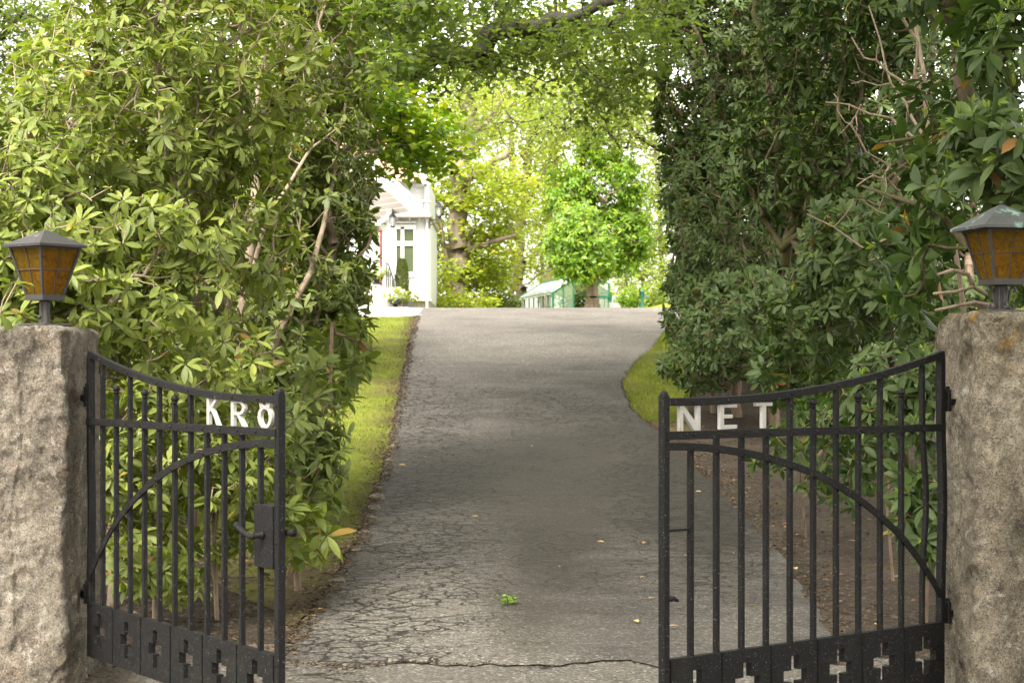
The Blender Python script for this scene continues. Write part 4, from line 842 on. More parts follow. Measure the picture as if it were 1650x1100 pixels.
# ------------------------------------------------------------------ gates
def gate(hx, hy, fx, fy, zmid, side, label, letters, panel_h, bends, seed):
    L = math.hypot(fx - hx, fy - hy); ang = math.atan2(fy - hy, fx - hx); s = side; u = L / 12
    root = empty('iron_gate', (hx, hy, 0), ang, label=label, cat='gate', group='pair of black iron gates')
    B = M['black']; Z = lambda v: zmid + v
    C = s * 1.0
    front = lambda a, b: tuple(sorted((C * a, C * b)))
    us = np.array([0, .5, 1.5, 2.5, 3.5, 4.5, 5.5, 6.5, 7.5, 8.5, 9.5, 10.5, 11.5, 12]) if False else None
    top = lambda q: .131 + .200 * max(0, 1 - q / 11.0) ** 2.0                  # v of the top rail's top edge
    arch_u = [0, 1, 2, 3, 4, 5, 6, 7, 8, 9, 10, 11, 12]; arch_v = [-.875, -.725, -.575, -.463, -.362, -.279, -.212, -.163, -.120, -.090, -.066, -.050, -.043]
    arch = lambda q: float(np.interp(q, arch_u, arch_v))
    # smooth the arch with a quarter ellipse blend
    arch2 = lambda q: -.043 - .84 * (1 - math.sqrt(max(0, 1 - ((12 - q) / 12.25) ** 2))) if q > 0 else -.875
    A = lambda q: .5 * arch(q) + .5 * arch2(q)
    RH = .031
    # curved rails as flat bars
    def band(name, fn, q0, q1, h, y0, y1, n=48):
        up_, lo = [], []
        for i in range(n + 1):
            q = q0 + (q1 - q0) * i / n; e = .05; dv = (fn(q + e) - fn(q - e)) / (2 * e * u) if (q - e > 0) else (fn(q + e) - fn(q)) / (e * u)
            nl = math.hypot(1, dv); nx__, nz__ = -dv / nl, 1 / nl
            x, z = q * u, Z(fn(q)); up_.append((x, z)); lo.append((x - nx__ * h, z - nz__ * h))
        mb = MB(); vs = []
        for (a, b) in zip(up_, lo): vs += [(a[0], y0, a[1]), (b[0], y0, b[1]), (a[0], y1, a[1]), (b[0], y1, b[1])]
        fs = []
        for i in range(n):
            a = 4 * i; b = a + 4; fs += [(a, a + 1, b + 1, b), (a + 2, b + 2, b + 3, a + 3), (a, b, b + 2, a + 2), (a + 1, a + 3, b + 3, b + 1)]
        fs += [(0, 2, 3, 1), (4 * n, 4 * n + 1, 4 * n + 3, 4 * n + 2)]
        mb.add(vs, fs); return mb, up_, lo
    def rivet(mb, x, z, y):
        mb.lathe([(.0072, 0), (.0068, s * .002), (.0045, s * .0045), (.0008, s * .0055)], (x, y, z), 8, 'y')
    yb = .011                                       # half thickness of a bar
    f0, f1 = (s * (yb + .001)), (s * (yb + .011))   # flat bars sit on the camera side of the bars
    mb, _, _ = band('top_rail', top, 0, 12, RH, s * -.012, s * .014)
    for i in (1, 3, 5, 7, 9.6, 11): rivet(mb, i * u, Z(top(i) - RH * .5), s * .014)
    mb.build('top_rail', B, root, bevel=.002)
    mb, _, _ = band('middle_rail', lambda q: 0.0, 0, 12, RH + .002, f0, f1, 12)
    for i in range(1, 12): rivet(mb, i * u, Z(-.016), f1)
    mb.build('middle_rail', B, root, bevel=.0015)
    mb, up_, lo = band('arch_rail', A, .12, 12, RH, f0, f1 - s * .002, 60)
    for i in range(1, 12):
        rivet(mb, i * u, Z(A(i)) - .018 * (1 + abs(A(min(12, i + .1)) - A(i - .1)) / (.2 * u) * .3), f1 - s * .002)
    mb.build('arch_rail', B, root, bevel=.0015)
    # bars
    ptop = -.893
    def barmesh(x, z0, z1, bend, w=.0105):
        mb = MB(); zs = np.linspace(z0, z1, 22); vs = []; fs = []
        for z in zs:
            dx = bend(z) if bend else 0
            rx = random.uniform(-.0004, .0004)
            vs += [(x + dx - w + rx, -w, z), (x + dx + w + rx, -w, z), (x + dx + w + rx, w, z), (x + dx - w + rx, w, z)]
        for i in range(len(zs) - 1):
            for k in range(4): k2 = (k + 1) % 4; a = 4 * i; fs.append((a + k, a + k2, a + 4 + k2, a + 4 + k))
        fs += [(3, 2, 1, 0), tuple(4 * (len(zs) - 1) + k for k in range(4))]
        return mb.add(vs, fs)
    for i in range(1, 12):
        z0 = Z(ptop)
        if i in (1, 3, 5, 7): z1 = Z(top(i)) - RH
        elif i in (2, 4, 6): z1 = Z({2: .118, 4: .100, 6: .078}[i])
        elif i == 11: z1 = Z(A(11)) - .004
        else: z1 = Z(-.002)
        bd = bends.get(i); fn = (lambda z, b=bd: b[0] * math.exp(-((z - b[1]) / b[2]) ** 2)) if bd else None
        o = barmesh(i * u, z0 - .01, z1, fn).build('bar', B, root, bevel=.0018)
        if i in (2, 4, 6):
            f_ = MB(); f_.lathe([(.010, 0), (.0105, .006), (.0135, .008), (.0135, .012), (.010, .015)], (i * u, 0, z1), 14); f_.ball((i * u, 0, z1 + .028), .0175); f_.build('ball_finial', B, o, smooth=True)
    # stiles
    bd = bends.get(0); fn = (lambda z, b=bd: b[0] * math.exp(-((z - b[1]) / b[2]) ** 2)) if bd else None
    barmesh(.012, Z(ptop - panel_h * 0) , Z(.300), fn, .0165).build('hinge_stile', B, root, bevel=.003)
    st = MB(); w = .0175; st.box(L - w, L + w, -w, w, Z(ptop - panel_h - .02), Z(.142), c=.004); 
    st.lathe([(.0175, -.006), (.0175, .004), (.014, .012), (.007, .017), (.001, .018)], (L, 0, Z(.142)), 14)
    for z in (.09, -.10, -.45, -.80, -.93): rivet(st, L, Z(z), s * w)
    st.build('latch_stile', B, root)
    # kick panels with stepped crosses cut through
    pw = (L - .02) / 6; T = .016
    for k in range(6):
        x0 = k * pw + .003; x1 = (k + 1) * pw - .002; zt = Z(ptop); zb = Z(ptop - panel_h); cx = (x0 + x1) / 2 - .006; cz = (zt + zb) / 2 + .004
        a, hw, hh = .0245, .072, .084
        xs = [x0, cx - hw, cx - a, cx + a, cx + hw, x1]; zs = [zb, cz - hh, cz - a, cz + a, cz + hh, zt]
        hole = {(2, 1), (2, 2), (2, 3), (1, 2), (3, 2)}
        mb = MB(); vid = {}
        def v(i, j, y):
            if (i, j, y) not in vid: vid[(i, j, y)] = len(mb.v); mb.v.append((xs[i], y, zs[j]))
            return vid[(i, j, y)]
        ya, yb2 = -T, T
        solid = {(i, j) for i in range(5) for j in range(5)} - hole
        for (i, j) in solid:
            mb.f.append((v(i, j, ya), v(i + 1, j, ya), v(i + 1, j + 1, ya), v(i, j + 1, ya))); mb.f.append((v(i, j, yb2), v(i, j + 1, yb2), v(i + 1, j + 1, yb2), v(i + 1, j, yb2)))
            for (di, dj, a1, a2) in ((-1, 0, (0, 0), (0, 1)), (1, 0, (1, 1), (1, 0)), (0, -1, (1, 0), (0, 0)), (0, 1, (0, 1), (1, 1))):
                if (i + di, j + dj) not in solid:
                    p_, q_ = (i + a1[0], j + a1[1]), (i + a2[0], j + a2[1])
                    mb.f.append((v(*p_, ya), v(*q_, ya), v(*q_, yb2), v(*p_, yb2)))
        rivet(mb, cx - .004, zt - .035, s * T)
        mb.box(x1 - .0045 if k < 5 else x1 - .003, x1 - .0005, s * (T - .001), s * (T + .004), zb + .004, zt - .002)
        mb.build('kick_panel', B, root)
    # hinges
    for zh, zz in ((.10, .115), (-.86, -.845)):
        h = MB(); h.box(-.052, .02, -.010, .010, Z(zh) - .035, Z(zh) + .03, c=.002); h.lathe([(.0165, -.045), (.0165, .05), (.010, .056), (.010, .066), (.004, .07)], (-.040, 0, Z(zh)), 12)
        h.box(-.125, -.045, -.012, .012, Z(zh) - .018, Z(zh) + .012, c=.002)
        ho = h.build('hinge', B, root); c_ = MB(); c_.lathe([(.030, -.004), (.034, .008), (.018, .02)], (-.125, 0, Z(zh)), 14, 'x'); c_.build('hinge_socket', M['hinge_rust'], ho)
    return root, L, u, Z, s
M['hinge_rust'] = flat('rusted_iron', (.055, .042, .034), .8, metal=.2, nscale=30, namp=.5, bmp=.5)
def letter(root, ch, x0, wdt, z0, h, s, mirror, y0, y1):
    mb = MB(); X = lambda a: x0 + (wdt * (1 - a) if mirror else wdt * a); Zz = lambda b: z0 + h * b
    def poly(pts): mb.prism([(X(a), Zz(b)) for a, b in pts], y0, y1)
    if ch == 'K':
        poly([(0, 0), (.19, 0), (.19, 1), (0, 1)]); poly([(.191, .42), (.191, .60), (.68, 1), (.92, 1)]); poly([(.30, .54), (.42, .64), (.68, .36), (.86, .14), (1, 0), (.78, 0), (.64, .2), (.46, .42)])
    if ch == 'R':
        poly([(0, 0), (.19, 0), (.19, 1), (0, 1)])
        out, inn = [], []
        for k in range(13):
            a = math.pi / 2 - math.pi * k / 12; out.append((.52 + .44 * math.cos(a), .71 + .29 * math.sin(a))); inn.append((.50 + .27 * math.cos(a), .71 + .175 * math.sin(a)))
        for k in range(12): poly([out[k], out[k + 1], inn[k + 1], inn[k]])
        poly([(.191, .885), (.191, 1), (.52, 1), (.50, .885)]); poly([(.191, .42), (.191, .535), (.50, .535), (.52, .42)]); poly([(.42, .419), (.62, .419), (.80, .22), (1, 0), (.78, 0), (.58, .24)])
    if ch == 'O':
        out, inn = [], []
        for k in range(28):
            a = 2 * math.pi * k / 28; out.append((X(.5 + .5 * math.cos(a)), Zz(.40 + .44 * math.sin(a)))); inn.append((X(.5 + .30 * math.cos(a)), Zz(.40 + .31 * math.sin(a))))
        mb.ring(out, inn, y0, y1)
        poly([(.06, 1.0), (.30, 1.0), (.44, .80), (.20, .70)]); poly([(.94, 1.0), (.70, 1.0), (.56, .80), (.80, .70)])
    if ch == 'N':
        poly([(0, 0), (.17, 0), (.17, 1), (0, 1)]); poly([(.83, 0), (1, 0), (1, 1), (.83, 1)]); poly([(.171, 1), (.171, .70), (.70, 0), (.829, 0), (.829, .27)])
    if ch == 'E':
        poly([(0, 0), (.24, 0), (.24, 1), (0, 1)]); poly([(.241, 0), (1, .02), (1, .17), (.241, .16)]); poly([(.241, .42), (.74, .43), (.74, .57), (.241, .57)]); poly([(.241, .84), (1, .84), (1, .99), (.241, 1)])
    if ch == 'T':
        poly([(.38, 0), (.62, 0), (.62, .86), (.38, .86)]); poly([(0, .861), (1, .861), (1, 1), (0, 1)])
    mb.build('letter', M['letter'], root, bevel=.0012)
gl, L_, u_, Zf, s_ = gate(-2.054, 9.0, -.915, 7.29, 1.309, -1, 'left black iron gate with white letters KRÖ, swung open by the drive', 'KRO', .262, {0: (.012, .85, .22)}, 1)
for ch, a, b, hh in (('K', 8.05, 8.78, .116), ('R', 9.45, 10.25, .108), ('O', 10.92, 11.66, .106)): letter(gl, ch, a * u_, (b - a) * u_, Zf(.0), hh, s_, False, -.008, .008)
# latch box and lever of the left gate
mb = MB(); mb.box(11.0 * u_ - .012, L_ - .0176, -.024, .024, Zf(-.555), Zf(-.305), c=.002); lk = mb.build('lock_box', M['black'], gl, bevel=.0)
mb = MB(); px_ = 11.42 * u_; mb.lathe([(.016, -.024), (.016, -.034), (.011, -.037), (.011, -.062)], (px_, 0, Zf(-.425)), 14, 'y')
mb.tube([(px_, -.060, Zf(-.425)), (px_ - .02, -.066, Zf(-.432)), (px_ - .06, -.064, Zf(-.428)), (px_ - .115, -.062, Zf(-.415)), (px_ - .165, -.062, Zf(-.395))], [.013, .012, .010, .011, .014], 10); mb.ball((px_ - .165, -.062, Zf(-.395)), .0145)
mb.tube([(px_, .024, Zf(-.425)), (px_, .06, Zf(-.425)), (px_ - .02, .065, Zf(-.425)), (px_ - .10, .065, Zf(-.41)), (px_ - .15, .065, Zf(-.40))], .0115, 10)
mb.tube([(L_ - .018, .03, Zf(-.41)), (L_ + .02, .035, Zf(-.41)), (L_ + .055, .03, Zf(-.408))], [.012, .014, .016], 10)
mb.build('lever_handle', M['black'], lk, smooth=True)
gr, L_, u_, Zf, s_ = gate(1.947, 8.37, .596, 7.25, 1.299, 1, 'right black iron gate with white letters NET, swung open by the drive', 'NET', .285, {0: (-.014, .95, .25), 1: (-.030, .95, .22)}, 2)
for ch, a, b, hh, z0 in (('N', 10.66, 11.46, .104, 0), ('E', 9.22, 9.9, .104, .002), ('T', 7.78, 8.46, .106, .002)): letter(gr, ch, a * u_, (b - a) * u_, Zf(z0), hh, s_, True, -.008, .008)
mb = MB(); mb.box(11 * u_ - .01, L_ - .0176, -.006, .006, Zf(-.395), Zf(-.385)); mb.build('latch_keeper', M['black'], gr)
mb = MB(); mb.tube([(L_ - .017, .0, Zf(-.655)), (L_ - .035, .02, Zf(-.655)), (L_ - .05, .03, Zf(-.665))], [.012, .010, .006], 10); mb.ball((L_ - .02, .02, Zf(-.655)), .012, 8); mb.build('bolt_knob', M['black'], gr, smooth=True)

# ------------------------------------------------------------------ lanterns
def lantern(label, cx, cy, zb, rz, Rroof, hb, hroof, post_h, roofm, scrolls, rtop, rbot, finial=True):
    root = empty('pillar_lantern', (cx, cy, zb), rz, label=label, cat='lantern', group='lanterns on the gate pillars')
    sq = lambda r, z: [(r * math.cos(math.pi / 4 + math.pi / 2 * k) , r * math.sin(math.pi / 4 + math.pi / 2 * k), z) for k in range(4)]
    D = M['lantern_metal']
    mb = MB(); mb.box(-.105, .105, -.085, .085, 0, .012, c=.003); mb.build('base_plate', D, root)
    mb = MB()
    if scrolls: mb.box(-.022, .022, -.022, .022, .010, post_h, c=.003)
    else:
        mb.box(-.027, -.007, -.016, .016, .010, post_h, c=.002); mb.box(.002, .026, -.012, .012, .010, post_h, c=.002); mb.box(-.008, .004, -.012, -.002, .012, post_h - .001)
        mb.ball((-.017, -.02, .045), .009, 8)
    post = mb.build('post', D, root)
    if scrolls:
        for k in range(4):
            a = k * math.pi / 2; pts = []
            for i in range(26):
                tt = i / 25
                if tt < .32: q = tt / .32; an = math.pi * 1.5 * (1 - q); r = .006 + .010 * q; x, z = .052 - .0 + r * math.cos(an + math.pi), .030 + r * math.sin(an + math.pi)
                elif tt < .68: q = (tt - .32) / .36; x = .036 + .002 * math.sin(q * 3) + .022 * (q - .5) * abs(q - .5) * 2 + .0; z = .030 + q * (post_h - .055)
                else: q = (tt - .68) / .32; an = math.pi + q * -math.pi * 1.6; r = .016 - .010 * q; x, z = .062 + r * math.cos(an), post_h - .022 + r * math.sin(an)
                pts.append((x * math.cos(a), x * math.sin(a), z))
            sc_ = MB(); sc_.tube(pts, .0055, 7); sc_.build('scroll_bracket', D, root, smooth=True)
    z0, z1 = post_h, post_h + hb
    mb = MB(); mb.add(sq(rbot * 1.12, z0) + sq(rbot * 1.16, z0 + .028), [(3, 2, 1, 0), (4, 5, 6, 7)] + [(k, (k + 1) % 4, 4 + (k + 1) % 4, 4 + k) for k in range(4)])
    for a in range(4):
        p, q = Vector(sq(rbot * 1.02, z0 + .02)[a]), Vector(sq(rtop * 1.02, z1)[a]); mb.tube([p, q], .0085, 4)
        p2 = Vector(sq(rtop, z1 - .006)[a]); q2 = Vector(sq(rtop, z1 - .006)[(a + 1) % 4]); mb.tube([p2, q2], .008, 4)
    fr = mb.build('frame', D, root)
    for k in range(4):
        k2 = (k + 1) % 4; b0, b1 = Vector(sq(rbot, z0 + .027)[k]), Vector(sq(rbot, z0 + .027)[k2]); t0, t1 = Vector(sq(rtop, z1)[k]), Vector(sq(rtop, z1)[k2])
        nrm_ = (b1 - b0).cross(t0 - b0).normalized()
        g_ = MB(); g_.add([b0, b1, t1, t0, b0 - nrm_ * .003, b1 - nrm_ * .003, t1 - nrm_ * .003, t0 - nrm_ * .003], [(0, 1, 2, 3), (7, 6, 5, 4), (0, 4, 5, 1), (1, 5, 6, 2), (2, 6, 7, 3), (3, 7, 4, 0)])
        go = g_.build('glass_pane', M['amber'], root)
        l_ = MB(); l_.tube([(b0 + b1) / 2 + nrm_ * .003, (t0 + t1) / 2 + nrm_ * .003], .0028, 5); ml, mr_ = b0.lerp(t0, .52), b1.lerp(t1, .52); l_.tube([ml + nrm_ * .004, mr_ + nrm_ * .004], .0026, 5); l_.build('glazing_bar', D, go)
    r_ = MB(); e0 = sq(Rroof, z1 - .004); e1 = sq(Rroof, z1 + .008); mid = sq(Rroof * .16, z1 + hroof * .88); ap = (0, 0, z1 + hroof)
    r_.add(e0 + e1 + mid + [ap], [(3, 2, 1, 0)] + [(k, (k + 1) % 4, 4 + (k + 1) % 4, 4 + k) for k in range(4)] + [(4 + k, 4 + (k + 1) % 4, 8 + (k + 1) % 4, 8 + k) for k in range(4)] + [(8 + k, 8 + (k + 1) % 4, 12) for k in range(4)])
    ro = r_.build('roof', roofm, root)
    if finial: f_ = MB(); f_.ball((0, 0, z1 + hroof + .006), .009, 8); f_.build('finial', D, ro)
    b_ = MB(); b_.lathe([(.014, z0 + .03), (.014, z0 + .08)], (0, 0, 0), 10); b_.ball((0, 0, z0 + .13), .045, 12); b_.build('bulb', M['bulb'], root, smooth=True)
    return root
lantern('iron lantern with grey hipped roof and amber glass on the left pillar', -2.285, 9.05, 1.757, math.radians(-38), .203, .262, .085, .125, M['lantern_roof_grey'], False, .165, .083, False)
lantern('iron lantern with verdigris roof, scroll feet and amber glass on the right pillar', 2.235, 8.45, 1.803, math.radians(13), .240, .255, .115, .125, M['lantern_roof_green'], True, .172, .092)

# ------------------------------------------------------------------ house
def pbox(mb, x0, y0, x1, y1, Y, d, off=0.0, c=0.0):   # front face from photo pixels at distance Y, depth d backwards
    a, b = P(x0, y1, Y), P(x1, y0, Y); return mb.box(a[0], b[0], Y - off, Y + d, a[2], b[2], c=c)
HYd = 50.0; hb = P(692, 498, HYd)
house = empty('white_house', (hb[0], hb[1], hb[2]), label='white timber house with porch and tiled roof, half hidden by the left bushes', cat='house')
def hpart(mb, name, m_, parent=None, **k):
    o = mb.build(name, m_, parent or house, **k)
    o.location = (-hb[0], -hb[1], -hb[2]) if (parent is None) else (0, 0, 0); return o
mb = MB(); pbox(mb, 500, 352, 692, 484, HYd, 5)
for k in range(18):                                # board battens
    x = 628 + k * 3.6; pbox(mb, x, 353, x + .9, 483, HYd, .02, .015)
pbox(mb, 689, 352, 693, 484, HYd, .1, .04); hpart(mb, 'wall', M['white_wood'])
mb = MB(); pbox(mb, 520, 292, 690.5, 347, HYd + .15, 4.5); pbox(mb, 660, 296, 687, 300, HYd, .1); pbox(mb, 684, 296, 690.8, 345, HYd, .2)
pbox(mb, 640, 323, 693, 326, HYd, .2, .05); hpart(mb, 'upper_wall', M['white_wood'])
mb = MB(); pbox(mb, 600, 346, 696, 352, HYd, 5, .35, .02); hpart(mb, 'cornice', M['soffit'])
for x in (640, 660, 676, 690): mb = MB(); pbox(mb, x, 352, x + 2, 356, HYd, .01, .2); hpart(mb, 'bracket', M['white_wood'])
mb = MB(); pbox(mb, 520, 484, 692, 502, HYd + .05, 5); hpart(mb, 'plinth', M['plinth'])
mb = MB(); pbox(mb, 520, 481, 695, 484.6, HYd, .1, .08); hpart(mb, 'base_board', M['white_wood'])
wm = MB()
for (a, b, c_, d_) in ((635, 362, 639, 447), (646, 366, 651.5, 443), (666.5, 362, 670.5, 447), (639, 362, 666.5, 369.5), (639, 389, 646, 396), (651.5, 389, 666.5, 396), (639, 438, 646, 447), (651.5, 438, 666.5, 447)): pbox(wm, a, b, c_, d_, HYd, .02, .07)
wo = hpart(wm, 'window', M['white_wood'])
for (a, b, c_, d_) in ((639, 369.5, 646, 389), (651.5, 369.5, 666.5, 389), (639, 396, 646, 438), (651.5, 396, 666.5, 438)):
    g_ = MB(); pbox(g_, a, b, c_, d_, HYd, .01, .025); hpart(g_, 'pane', M['window_glass'], wo)
mb = MB(); pbox(mb, 650, 448, 672, 480, HYd, .01, .03); hpart(mb, 'panelling', M['white_wood']); mb = MB(); pbox(mb, 636, 357, 671, 360, HYd, .02, .09); hpart(mb, 'lintel', M['white_wood'])
# downpipe
mb = MB(); a, b = P(688, 352, HYd - .12), P(688, 497, HYd - .12); mb.tube([a, b], .035, 8); hpart(mb, 'downpipe', M['white_wood'])
# porch roof: gable slab turned towards the drive
eave, apex = P(665, 341, 46.6), P(578, 262, 46.6); dirn = np.array([-.55, .83, 0]); dl = 4.2
def slab(e, a, d, ln, th):
    n = nrm(np.cross(a - e, d)); n = n if n[2] > 0 else -n
    V_ = [e, a, a + d * ln, e + d * ln]; V_ += [q + n * th for q in V_]
    return MB().add(V_, [(0, 1, 2, 3), (7, 6, 5, 4), (0, 4, 5, 1), (1, 5, 6, 2), (2, 6, 7, 3), (3, 7, 4, 0)])
hpart(slab(eave, apex, dirn, dl, .16), 'porch_roof', M['soffit'])
hpart(slab(eave + np.array([.1, -.06, .16]), apex + np.array([.1, -.06, .18]), dirn, dl, .07), 'porch_roof_edge', M['roof_edge'])
mb = MB(); e2, a2 = eave + np.array([.03, -.04, -.08]), apex + np.array([.03, -.04, -.08]); mb.add(*(lambda s: (s.v, s.f))(slab(e2, a2, np.array([0, 1., 0]), .05, .34))); hpart(mb, 'rake_board', M['white_wood'])
for k in range(9):
    f_ = .1 + k * .1; q = eave + (apex - eave) * f_ + np.array([0, 0, -.012]); s2 = slab(q, q + (apex - eave) * .012, dirn, dl, .012); hpart(s2, 'ceiling_batten', M['white_wood'])
mb = MB(); pbox(mb, 623, 322, 635, 466, 47.4, .2); pbox(mb, 621, 322, 637, 330, 47.4, .26, .03); hpart(mb, 'porch_post', M['white_wood'])
mb = MB(); mb.tube([P(592, 372, 47.3), P(634, 342, 47.3)], .08, 4); hpart(mb, 'porch_beam', M['white_wood'])
mb = MB(); pbox(mb, 560, 380, 613, 466, 49.0, .2); hpart(mb, 'porch_wall', M['white_wood'])
mb = MB(); pbox(mb, 612, 372, 615.5, 462, 48.9, .2); pbox(mb, 585, 370, 615.5, 373.5, 48.9, .2); hpart(mb, 'door_frame', M['dark_red'])
for i, (y0, y1, Ys) in enumerate(((460, 470, 47.2), (470, 484, 46.6), (484, 500, 46.0))):
    mb = MB(); a, b = P(540, y1, Ys), P(626 + i * 2, y0, Ys); mb.box(a[0], b[0], Ys, 49.9, a[2] - .1, b[2], c=.02); hpart(mb, 'step', M['stone_step'])
# main roof
mb = slab(P(500, 292, 50), P(540, 150, 54), np.array([1., 0, 0]), 0.01, .1)
a, b, c_, d_ = P(480, 292, 49.6), P(684, 292, 49.6), P(660, 215, 53.5), P(480, 215, 53.5)
mb = MB(); th = np.array([0, .02, .12]); mb.add([a, b, c_, d_, a + th, b + th, c_ + th, d_ + th], [(0, 1, 2, 3), (7, 6, 5, 4), (0, 4, 5, 1), (1, 5, 6, 2), (2, 6, 7, 3), (3, 7, 4, 0)]); hpart(mb, 'roof', M['tiles'])
mb = MB(); e3 = P(684, 292, 49.55); a3 = P(659, 215, 53.4); mb.tube([e3, a3], .12, 4); hpart(mb, 'verge_board', M['white_wood'])
# lamps
def small_lamp(label, top, zc, wall, hang):
    c = top; root = empty('wall_lamp' if wall else 'porch_lamp', c, label=label, cat='lamp'); root.scale = (.78,) * 3
    mb = MB(); mb.lathe([(.055, -.30), (.06, -.28), (.10, .02), (.13, .04), (.10, .06), (.05, .12), (.02, .16), (.02, .20)], (0, 0, 0), 6); mb.v = [v for v in mb.v]
    cap = MB(); cap.lathe([(.14, .0), (.12, .04), (.05, .11), (.03, .14), (.035, .17), (.005, .20)], (0, 0, 0), 8); cap.lathe([(.07, -.34), (.08, -.30), (.05, -.29)], (0, 0, 0), 8)
    for k in range(6): a = math.pi / 3 * k; cap.tube([(.065 * math.cos(a), .065 * math.sin(a), -.30), (.115 * math.cos(a), .115 * math.sin(a), 0)], .008, 4)
    cap.build('frame', M['urn'], root); g_ = MB(); g_.lathe([(.06, -.29), (.108, -.002)], (0, 0, 0), 6); g_.build('glass', M['clear_glass'], root)
    if wall:
        br = MB(); br.tube([(0, 0, -.34), (0, 0, -.42), (-.05, 0, -.44), (-.30, 0, -.44)], .02, 6); br.tube([(-.02, 0, -.45), (-.12, 0, -.55), (-.28, 0, -.62)], .016, 6); br.box(-.32, -.29, -.05, .05, -.72, -.36); br.build('bracket', M['urn'], root)
    else:
        br = MB(); br.tube([(0, 0, .18), (0, 0, .34)], .012, 5); br.build('chain', M['urn'], root)
    return root
small_lamp('small black lantern on a wall bracket at the house corner', P(707, 334, 49.9), 0, True, 0)
small_lamp('small black lantern hanging under the porch roof', P(632.5, 350, 47.2), 0, False, 0)
# porch railing
rl = empty('stair_railing', P(624, 466, 46.8), label='black iron railing beside the porch steps', cat='railing'); rb = P(624, 466, 46.8)
mb = MB(); pts = [P(622, 424, 47.2), P(626, 426, 46.9), P(633, 448, 46.4), P(635.5, 470, 46.1)]; mb.tube(pts, .025, 6); o = mb.build('handrail', M['urn'], rl); o.location = -rb
for k in range(5):
    f_ = k / 4; top_ = P(623 + 12 * f_, 426 + 36 * f_ ** 1.3, 47.1 - .9 * f_); bot = top_.copy(); bot[2] -= .62 - .1 * f_; mb = MB(); mb.tube([top_, bot], .014, 5); o = mb.build('baluster', M['urn'], rl); o.location = -rb
# plants in front of the house
def potted(label, px, ytop, ybot, Y, potm, flower, seed, size=1.0):
    base = P(px, ybot, Y); h = P(px, ytop, Y)[2] - base[2]; ph = h * .45
    root = empty('flower_urn' if potm == 'urn' else 'potted_plant', base, label=label, cat='potted plant', group='pots by the porch')
    mb = MB(); r = .17 * size
    if potm == 'urn': mb.lathe([(r * .7, 0), (r * .7, .04), (r * .25, .08), (r * .25, ph * .35), (r * .8, ph * .55), (r * 1.05, ph * .9), (r * 1.15, ph), (r * .9, ph * .97)], (0, 0, 0), 14)
    else: mb.lathe([(r * .8, 0), (r * 1.05, ph * .85), (r * 1.15, ph * .86), (r * 1.15, ph), (r * .9, ph * .97)], (0, 0, 0), 14)
    mb.build('pot', M[potm], root, smooth=True)
    rs = np.random.RandomState(seed); n = 160; c = np.array([0, 0, ph + (h - ph) * .5]); pos = ell(c, (.28 * size, .28 * size, (h - ph) * .55), n, rs, .4)
    d = nrm(pos - c + rs.normal(size=(n, 3)) * .1); leaf_mesh('leaves', 'tiny', pos, d, np.tile([0, 0, 1.], (n, 1)) + d * .2, np.full(n, .13), np.full(n, .6), rs.uniform(size=n), M['oak'], root)
    if flower: n = 90; pos = ell(c + np.array([0, -.03, .03]), (.30 * size, .30 * size, (h - ph) * .6), n, rs, .8); d = nrm(pos - c); leaf_mesh('blossoms', 'maple', pos, nrm(np.cross(d, [0, 0, 1.]) + .1), d, np.full(n, .10), np.full(n, 1.), rs.uniform(size=n), M['white_flower'], root)
potted('black urn with white flowers at the foot of the porch steps', 637, 466, 497, 45.7, 'urn', True, 71)
potted('black urn with white flowers on the top porch step', 607, 433, 458, 47.3, 'urn', True, 72)
potted('grey pot with trailing plant below the house window', 657, 472, 496, 48.2, 'terracotta', False, 73, .9)
bb = P(648, 494, 47.6); tp = empty('topiary_conifer', bb, label='slim columnar conifer in front of the house window', cat='conifer')
rs = np.random.RandomState(74); n = 2600; zz = rs.uniform(.05, 1, n); rad = .17 * np.sin(np.clip(zz, 0, 1) * math.pi * .86 + .25) ** .6 * rs.uniform(.6, 1.1, n); th = rs.uniform(0, 6.28, n)
pos = np.stack([rad * np.cos(th), rad * np.sin(th), zz * 1.2], 1); d = np.stack([np.cos(th) * .6, np.sin(th) * .6, np.full(n, 1.)], 1)
leaf_mesh('crown', 'tiny', pos, d, np.stack([-np.cos(th), -np.sin(th), np.full(n, .4)], 1), rs.uniform(.04, .09, n), np.full(n, .5), rs.uniform(size=n), M['conifer'], tp)
mb = MB(); mb.tube([(0, 0, -.02), (0, 0, .9)], [.03, .012], 6); mb.build('trunk', M['oak_bark'], tp)

# ------------------------------------------------------------------ greenhouse
GA = np.array([1.285, 58.0]); gdir = np.array([-1.13, 5.4]); gdir /= np.linalg.norm(gdir); gn = np.array([gdir[1], -gdir[0]]); GLn, GW = 5.6, 1.85
gz0 = float(prof(58)) ; ze, zr = 4.04, 4.60
def gp(a, b, z): q = GA + gdir * a + gn * b; return np.array([q[0], q[1], z])
gh = empty('greenhouse', gp(0, 0, gz0), label='green-framed glass greenhouse behind the chestnut trunk', cat='greenhouse'); g0 = gp(0, 0, gz0)
def gpart(mb, name, m_, parent=None):
    o = mb.build(name, m_, parent or gh); o.location = -g0 if parent is None else (0, 0, 0); return o
def quad(a, b, c, d, th=.01):
    n = nrm(np.cross(b - a, d - a)) * th; V_ = [a, b, c, d, a + n, b + n, c + n, d + n]; return MB().add(V_, [(3, 2, 1, 0), (4, 5, 6, 7), (0, 1, 5, 4), (1, 2, 6, 5), (2, 3, 7, 6), (3, 0, 4, 7)])
gpart(quad(gp(0, -.08, ze - .05), gp(GLn, -.08, ze - .05), gp(GLn, GW / 2, zr), gp(0, GW / 2, zr), .02), 'roof_panel', M['roof_glass'])
